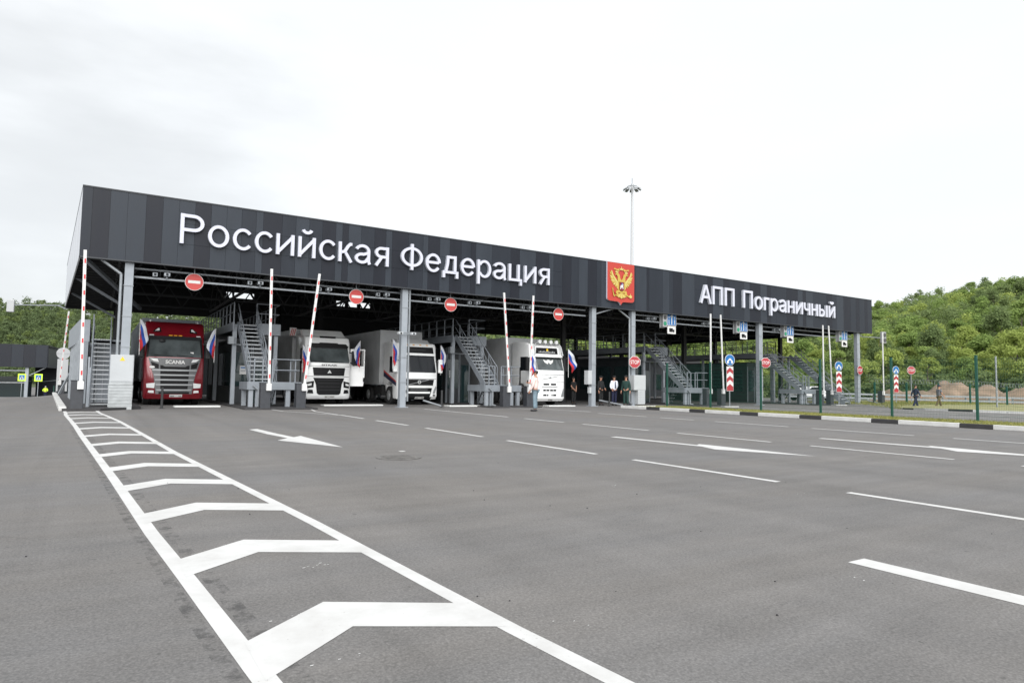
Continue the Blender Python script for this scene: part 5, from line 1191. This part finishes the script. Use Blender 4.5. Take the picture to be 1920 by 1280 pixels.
person('man in slate shirt and olive trousers walking past the green fence', (55.6, -4.1, -.2), R(62), 'shirt_slate', 'olive', shoes='shoe_white', h=1.80, stride=1.0, sleeves='short', lean=.06, cap='navy', L_arm=((.05, -.05, -.28), (.02, -.26, -.42)), R_arm=((-.05, -.05, -.28), (-.02, -.24, -.44)))
person('distant worker in yellow high visibility vest and white helmet', (-5.97, 97.2, -2.1), R(0), 'hivis', 'navy', cap='sign_white', h=1.85, vest='hivis', L_arm=((.14, -.05, -.24), (.06, -.2, -.40)), R_arm=((-.14, -.05, -.24), (-.06, -.2, -.40)))

# ------------------------------------------------------------------ green mesh fence along the kerb
def mesh_fence(label, posts, h, step=.055, rows=12, coil=False, post_r=.04):
    t = thing('mesh_fence', label, 'fence', (posts[0][0], posts[0][1], 0)); o = Vector((posts[0][0], posts[0][1]))
    for x, y in posts:
        z = gz(x, y); q = MB(); q.box(x-o.x-post_r, x-o.x+post_r, y-o.y-post_r, y-o.y+post_r, z, z+h+.12); q.box(x-o.x-post_r-.005, x-o.x+post_r+.005, y-o.y-post_r-.005, y-o.y+post_r+.005, z+h+.12, z+h+.14); q.build('post', 'fence_green', t)
    for a, b in zip(posts, posts[1:]):
        A, B = Vector(a)-o, Vector(b)-o; d = B-A; n = int(d.length/step); q = MB(); z0, z1 = gz(*a), gz(*b)
        for i in range(1, n): p = A+d*i/n; z = z0+(z1-z0)*i/n; q.tube((p.x, p.y, z+.08), (p.x, p.y, z+h), .0024, 3, 0, None, False)
        for j in range(rows+1):
            hz = .08+(h-.08)*j/rows; q.tube((A.x, A.y, z0+hz), (B.x, B.y, z1+hz), .0045, 4, 0, None, False)
        q.build('wire_panel', 'fence_green', t)
        if coil:
            q = MB(); m = int(d.length*22); pr = None
            for i in range(m+1):
                p = A+d*i/m; an = i*1.15; w_ = (p.x, p.y+.22*math.cos(an), z0+(z1-z0)*i/m+h+.2+.22*math.sin(an))
                if pr: q.tube(pr, w_, .008, 3, 0, None, False)
                pr = w_
            q.build('razor_coil', 'galv', t)
    return t
mesh_fence('green wire mesh fence with dark green posts on the grass behind the painted kerb', [(28.9, y) for y in (-24.05, -20.9, -17.75, -14.6, -11.4, -8.2, -5.0, -1.8)], 2.42)
def at(px, py, d): return Vector((CX, CY, CZ))+d*(f_+(px-960)/1230.126*r_-(py-640)/1230.126*u_)
pf = [at(px, 740, 59) for px in (1640, 1700, 1760, 1819, 1888, 1960)]
mesh_fence('distant mesh fence topped with razor coil before the dirt mounds', [(p.x, p.y) for p in pf], 1.75, .12, 8, True, .06)
# guard rail
t = thing('guard_rail', 'long pale steel guard rail along the far side of the right road', 'guard rail', (0, 0, 0))
ga, gb = at(1470, 745, 63), at(1990, 745, 61); ga.z = gz(ga.x, ga.y); gb.z = gz(gb.x, gb.y)
for zz in (.45, .82): MB().bar(ga+Vector((0, 0, zz)), gb+Vector((0, 0, zz)), .06, .16).build('rail', 'galv', t)
for i in range(13): p = ga.lerp(gb, i/12); MB().box(p.x-.06, p.x+.06, p.y+.05, p.y+.15, p.z, p.z+.9).build('post', 'galv', t)
# dirt mounds + tarp
def mound(label, c, rx, ry, h, seed):
    rg = random.Random(seed); mb = MB(); n = 34; m = 16; ph = [rg.uniform(0, 6) for _ in range(6)]
    for i in range(n+1):
        for j in range(m+1):
            u, v = i/n*2-1, j/m*2-1; r = math.hypot(u, v); e = max(0, 1-r**2.2)*(.72+.16*math.sin(u*7+ph[0])+.14*math.sin(u*13+v*5+ph[1])+.1*math.sin(v*9+ph[2]))+rg.uniform(-.04, .04)*(r < .95)
            mb.v.append((u*rx, v*ry, h*e-.1))
    for i in range(n):
        for j in range(m): k = i*(m+1)+j; mb.f.append((k, k+m+1, k+m+2, k+1)); mb.m.append(0)
    o = mb.build('dirt_mound', 'dirt', None, (c.x, c.y, gz(c.x, c.y)), 60, 0, R(-32)); return tag(o, label, 'dirt mound', 'brown dirt mounds behind the guard rail')
for px, d, rx, h, l in ((1722, 66, 5.5, 1.7, 'low brown dirt mound behind the walking men'), (1798, 66, 5.5, 2.35, 'highest brown dirt mound, left of the slim pale pole'), (1868, 65, 5.2, 2.0, 'brown dirt mound directly behind the slim pale pole'), (1935, 64, 5.5, 2.0, 'brown dirt mound at the right edge below the white sheet')):
    p = at(px, 750, d); mound(l, p, rx, 2.2, h, px)
p = at(1900, 728, 80); tag(MB().prism([(-2.6, 0, -.5), (3.2, 0, -.5), (3.2, 0, .75), (2, 0, .85), (-1.2, .0, .65), (-2.4, 0, .0)], (0, 3, 0)).build('white_sheet', 'tarp', None, tuple(p), None, .15, R(-32)), 'white sheet covered heap behind the dirt mounds at far right', 'tarp')
# parked cars half hidden behind the handrails
def car(label, px, d, m, rot):
    p = at(px, 748, d); t = thing('parked_car', label, 'car', (p.x, p.y, gz(p.x, p.y)), rot); w_ = .88
    prof = [(-2.1, .35), (-2.15, .62), (-2.05, .80), (-1.15, .92), (-.5, 1.40), (.85, 1.45), (1.65, 1.0), (2.1, .92), (2.18, .6), (2.1, .35)]
    MB().prism([(a, -w_, b) for a, b in prof], (0, 2*w_, 0)).build('body', m, t, None, 40, .08)
    gl = [(-1.02, .95), (-.48, 1.36), (.82, 1.40), (1.45, 1.0)]
    mb = MB()
    for s in (-1, 1): mb.prism([(a, s*(w_+.005), b) for a, b in gl], (0, -s*.03, 0))
    mb.build('window', 'glass_dark', t)
    for a in (-1.35, 1.35):
        for s in (-1, 1): o = MB().tube((a, s*.92, .33), (a, s*.68, .33), .33, 16).build('wheel', 'rubber', t); MB().tube((a, s*.925, .33), (a, s*.9, .33), .2, 12).build('rim', 'rim', o)
    for s in (-.6, .6): MB().box(-2.18, -2.05, s-.18, s+.18, .62, .76).build('headlight', 'lamp_glass', t)
car('white car half hidden behind the last inspection stair', 1520, 66, 'white_truck', R(-20))

# ------------------------------------------------------------------ dark building behind the gallery
t = thing('service_building', 'long dark low building under the walkway behind the trucks', 'building', (0, 27.6, -.4))
MB().box(3, 61, 0, 5, 0, 4.4).build('wall', 'booth_dark', t)
for i in range(13): MB().box(5+i*4.3, 7.6+i*4.3, -.03, -.003, 1.2, 3.0).build('window', 'booth_glass', t)

# ------------------------------------------------------------------ distant canopy, signs on the left
fwd = Vector((math.sin(R(-36+32)), math.cos(R(-36+32)), 0))
t = thing('small_canopy', 'distant dark panelled checkpoint canopy at the far left', 'canopy', (-6.0, 97.9, -2.15), R(-5))
mb = MB()
for i in range(16): mb.box(-1.55*(i+1)+.02, -1.55*i, 0, .1, 4.85, 8.4, i % 2 if i < 4 else (i*7 % 3))
mb.box(-25, .1, .1, .3, 4.85, 8.4, 2); mb.build('front_fascia', ['panel_mid', 'panel_dark', 'panel_dark'], t)
MB().box(-25, .05, .1, 14, 7.9, 8.3).box(-.1, .05, .3, 14, 4.85, 8.4).build('roof', 'trim_dark', t)
for x in (-2.6, -14.5): MB().box(x-.22, x+.22, .4, .8, 0, 4.85).build('column', 'column_grey', t)
MB().tube((-25, .6, 4.3), (-2.6, .6, 4.3), .12, 6).build('service_pipe', 'galv', t); MB().bar((-2.6, .6, 3.4), (-.2, .6, 4.85), .1, .1).build('corner_brace', 'galv', t)
MB().box(-25, -3.2, 5, 9, 0, 3.4).build('booth_wall', 'booth_glass', t); MB().box(-25, -3.2, 4.95, 4.99, 2.3, 2.5).build('sign_strip', 'sign_back', t)
MB().bar((-8.9, -.3, 1.6), (-8.5, -.3, 6.0), .14, .14).build('boom_arm', 'barrier_white', t)
t = thing('warehouse', 'low dark grey building beyond the worker at far left', 'building', (-6.2, 112, -2.2), R(-5))
MB().box(-2, 10, 0, 8, 0, 3.3).build('wall', 'panel_mid', t); MB().box(-2.2, 10.2, -.2, 8.2, 3.3, 5.6).build('parapet', 'panel_dark', t); MB().bar((-1, -.3, 2.6), (8, -.3, 3.8), .1, .12).build('pipe', 'galv', t)
def ped(x, y, label):
    t = thing('crossing_sign', label, 'road sign', (x, y, -2.1), R(-4), 'pedestrian crossing signs at the far left')
    mb = MB(); mb.box(-.5, .5, 0, .03, 2.65, 3.75, 0); mb.box(-.34, .34, -.01, -.002, 2.82, 3.58, 1); mb.prism([(-.26, -.018, 2.92), (.26, -.018, 2.92), (0, -.018, 3.46)], (0, .006, 0), 2)
    mb.prism([(-.10, -.026, 2.94), (-.03, -.026, 2.94), (0, -.026, 3.08), (.06, -.026, 2.94), (.12, -.026, 2.94), (.05, -.026, 3.16), (.02, -.026, 3.32), (-.04, -.026, 3.32), (-.06, -.026, 3.14)], (0, .006, 0), 3)
    mb.build('plate', ['hivis', 'sign_blue', 'sign_white', 'grille_black'], t); MB().tube((0, .08, 0), (0, .08, 3.6), .05, 6).build('pole', 'galv', t)
ped(-8.88, 95.2, 'yellow bordered crossing sign beside the far column'); ped(-6.6, 91.4, 'yellow bordered crossing sign nearest the distant worker')
t = thing('reversed_sign', 'round sign seen from behind above a pale board near the far barrier', 'road sign', (-1.55, 33.6, -.2), R(-2))
MB().disc((0, 0, 3.3), .46, 28, 'y', .02).box(-.46, .46, -.03, -.005, 3.28, 3.32).build('round_back', 'sign_back', t); MB().box(-.36, .36, 0, .03, .3, 2.85).build('board', 'sign_back', t); MB().tube((0, .08, 0), (0, .08, 3.6), .05, 6).build('pole', 'galv', t)
t = thing('leaning_brace', 'pale steel strut leaning beside the far left barrier', 'strut', (-.9, 22, 0)); MB().bar((-.35, 0, .1), (.35, .4, 1.9), .10, .12).build('strut_bar', 'galv', t)
pc = [(-12, 74), (-9, 76), (-6.5, 77.5), (-4, 79)]
mesh_fence('distant low green fence before the dark building at far left', [(-4.4, 86), (-2.2, 86.5), (.2, 87)], 2.0, .12, 8)
kb = MB()
for i in range(9): q = Vector((-13+i*1.25, 88+i*.1, 0)); kb.box(q.x, q.x+.75, q.y, q.y+.3, gz(q.x, q.y), gz(q.x, q.y)+.28, i % 2)
tag(kb.build('kerb', ['kerb_white', 'concrete']), kind='structure')

# ------------------------------------------------------------------ trees
def leaf_mesh(name, clumps, n_each, size, mat_, rg, flat=.35):
    """quads scattered through ellipsoid clumps; each leaf cluster faces outward-ish"""
    vs = []
    for (cx, cy, cz, rx, ry, rz) in clumps:
        d = rg.normal(size=(n_each, 3)); d /= np.linalg.norm(d, axis=1)[:, None]; rad = np.clip(rg.normal(.86, .24, n_each), .2, 1.5)[:, None]
        p = d*rad*np.array([rx, ry, rz])+np.array([cx, cy, cz]); nrm = d+rg.normal(0, .6, (n_each, 3)); nrm[:, 2] += .25; nrm /= np.linalg.norm(nrm, axis=1)[:, None]
        a = np.cross(nrm, rg.normal(size=(n_each, 3))); a /= np.linalg.norm(a, axis=1)[:, None]; b = np.cross(nrm, a); s = (size*rg.uniform(.5, 1.25, n_each))[:, None]
        vs.append(np.stack([p-a*s-b*s*.6, p+a*s*.2-b*s, p+a*s+b*s*.5, p-a*s*.3+b*s], 1))
    v = np.concatenate(vs); n = len(v); me = bpy.data.meshes.new(name); me.vertices.add(4*n); me.vertices.foreach_set("co", v.ravel())
    me.loops.add(4*n); me.loops.foreach_set("vertex_index", np.arange(4*n)); me.polygons.add(n); me.polygons.foreach_set("loop_start", np.arange(0, 4*n, 4)); me.polygons.foreach_set("loop_total", np.full(n, 4))
    me.update(); me.validate(); me.materials.append(M[mat_]); return me
rg = np.random.default_rng(5)
def tree_proto(kind, seed):
    rg = np.random.default_rng(seed); cl = []; H, CR = (8.2, 2.9) if kind != 2 else (9.6, 2.3)
    for i in range(30):
        u = rg.uniform(.0, 1); z = 1.4+(H-2.0)*u; rmax = CR*math.sin(math.pi*min(1, .16+.80*u))**.7; a = rg.uniform(0, 6.28); r = rmax*math.sqrt(rg.uniform(.15, 1))*.85
        s = rg.uniform(.65, 1.15)*(1.15-.35*u); cl.append((r*math.cos(a), r*math.sin(a), z, s, s, s*.72))
    crown = leaf_mesh('crown', cl, 210, .13, ('leaf_pale', 'leaf_mid', 'leaf_dark')[kind], rg)
    q = MB(); q.path([(0, 0, -.6), (.1, .05, 2.2), (.0, -.1, 4.5)], .13, 6); q.tube((0, -.1, 4.5), (.1, .1, H-1), .09, 5, 0, .03)
    for (cx, cy, cz, *_) in cl[::4]: q.tube((0.05, 0, max(1.6, cz-1.8)), (cx, cy, cz), .05, 4, 0, .02)
    return crown, q
LBL = ('pale green broadleaf tree in the wood covering the right hillside', 'mid green broadleaf tree in the wood covering the right hillside', 'dark green taller tree in the wood covering the right hillside')
protos = []
for k in range(7):
    kind = (0, 1, 2, 1, 0, 2, 1)[k]; crown, tq = tree_proto(kind, 40+k); t = thing('broadleaf_tree', LBL[kind], 'tree', (0, 0, -50), 0, 'trees of the right hillside wood')
    co = bpy.data.objects.new('crown', crown); C.objects.link(co); co.parent = t; tq.build('trunk', 'bark', t); protos.append([t, False])
placed = []; tr = random.Random(11); cand = []
for i in range(9000):
    a = tr.uniform(33, 78); d = tr.uniform(90, 265); x, y = CX+d*math.sin(R(a)), CY+d*math.cos(R(a)); cand.append((d, a, x, y))
cell = {}
def free(x, y, md):
    i, j = int(x//8), int(y//8)
    for p in range(i-1, i+2):
        for q in range(j-1, j+2):
            for (u, v) in cell.get((p, q), ()):
                if (u-x)**2+(v-y)**2 < md*md: return False
    return True
spots = []
for d, a, x, y in sorted(cand, key=lambda c: c[0]):
    h_, t_ = hill_z(x, y)
    if t_ < 2 or not free(x, y, 3.2+(d-90)*.010): continue
    cell.setdefault((int(x//8), int(y//8)), []).append((x, y)); spots.append((d, a, x, y, h_))
print('tree spots', len(spots))
KEEP = [s for s in spots if 35 < s[1] < 72]
near = set(id(s) for s in (sorted([s for s in KEEP if s[0] < 150], key=lambda s: s[0])[:170]+tr.sample([s for s in KEEP if s[0] >= 150], min(110, len([s for s in KEEP if s[0] >= 150])))))
rest = []
for s in spots:
    d, a, x, y, hz = s
    if id(s) not in near: rest.append(s); continue
    lowpale = tr.random() < (.55 if d < 150 else .2)
    kind = 0 if lowpale else tr.choice((1, 1, 2)); ks = [k for k in range(7) if (0, 1, 2, 1, 0, 2, 1)[k] == kind]; P_ = protos[tr.choice(ks)]
    sc = tr.uniform(.60, .96)*(1 if d > 105 else .9)
    o = P_[0] if not P_[1] else copy_tree(P_[0]); P_[1] = True
    o.location = (x, y, hz-.1); o.rotation_euler = (0, 0, tr.uniform(0, 6.28)); o.scale = (sc, sc, sc*tr.uniform(.9, 1.15))
def forest(name, items, mat_, nleaf, size, seed, ncl=9):
    rg = np.random.default_rng(seed); cl = []
    for (x, y, z, s) in items:
        for i in range(ncl):
            u = rg.uniform(0, 1); a = rg.uniform(0, 6.28); r = 2.5*s*math.sin(math.pi*(.2+.75*u))*math.sqrt(rg.uniform(.1, 1)); q = s*rg.uniform(.9, 1.6); cl.append((x+r*math.cos(a), y+r*math.sin(a), z+s*(1.4+5.6*u), q, q, q*.75))
    me = leaf_mesh(name, cl, nleaf, size, mat_, rg); o = bpy.data.objects.new(name, me); C.objects.link(o); return tag(o, kind='stuff')
for j, (mt) in enumerate(('leaf_mid', 'leaf_dark', 'leaf_pale')):
    forest('hillside_forest', [(s[2], s[3], s[4], tr.uniform(.65, .98)) for i, s in enumerate(rest) if (0, 1, 0, 1, 2)[i % 5] == j], mt, 85, .17, 60+j)
# far left wood and the wood seen through the canopy
fl = []; cell.clear()
for i in range(16000):
    a = tr.uniform(-9, 36); d = tr.uniform(95, 470); x, y = CX+d*math.sin(R(a)), CY+d*math.cos(R(a)); h_, t_ = hill_z(x, y)
    if t_ < 3 or t_ > (185 if a < 12 else 100) or not free(x, y, 3.6+.6*(a > 12)): continue
    cell.setdefault((int(x//8), int(y//8)), []).append((x, y)); fl.append((x, y, h_, tr.uniform(.75, 1.15)))
print('far trees', len(fl))
forest('far_forest', fl[::2]+fl[1::4], 'leaf_far', 46, .30, 71); forest('far_forest', fl[3::4], 'leaf_far_pale', 46, .30, 72)
# foot-of-slope bushes that close the wood's lower edge
bs = []
for i in range(150):
    a = 34+i*.28; r0 = 88+tr.uniform(-2, 3); x, y = CX+r0*math.sin(R(a)), CY+r0*math.cos(R(a)); bs.append((x, y, gz(x, y)-.5, tr.uniform(.3, .5)))
forest('undergrowth', bs, 'leaf_dark', 60, .14, 73, 7)
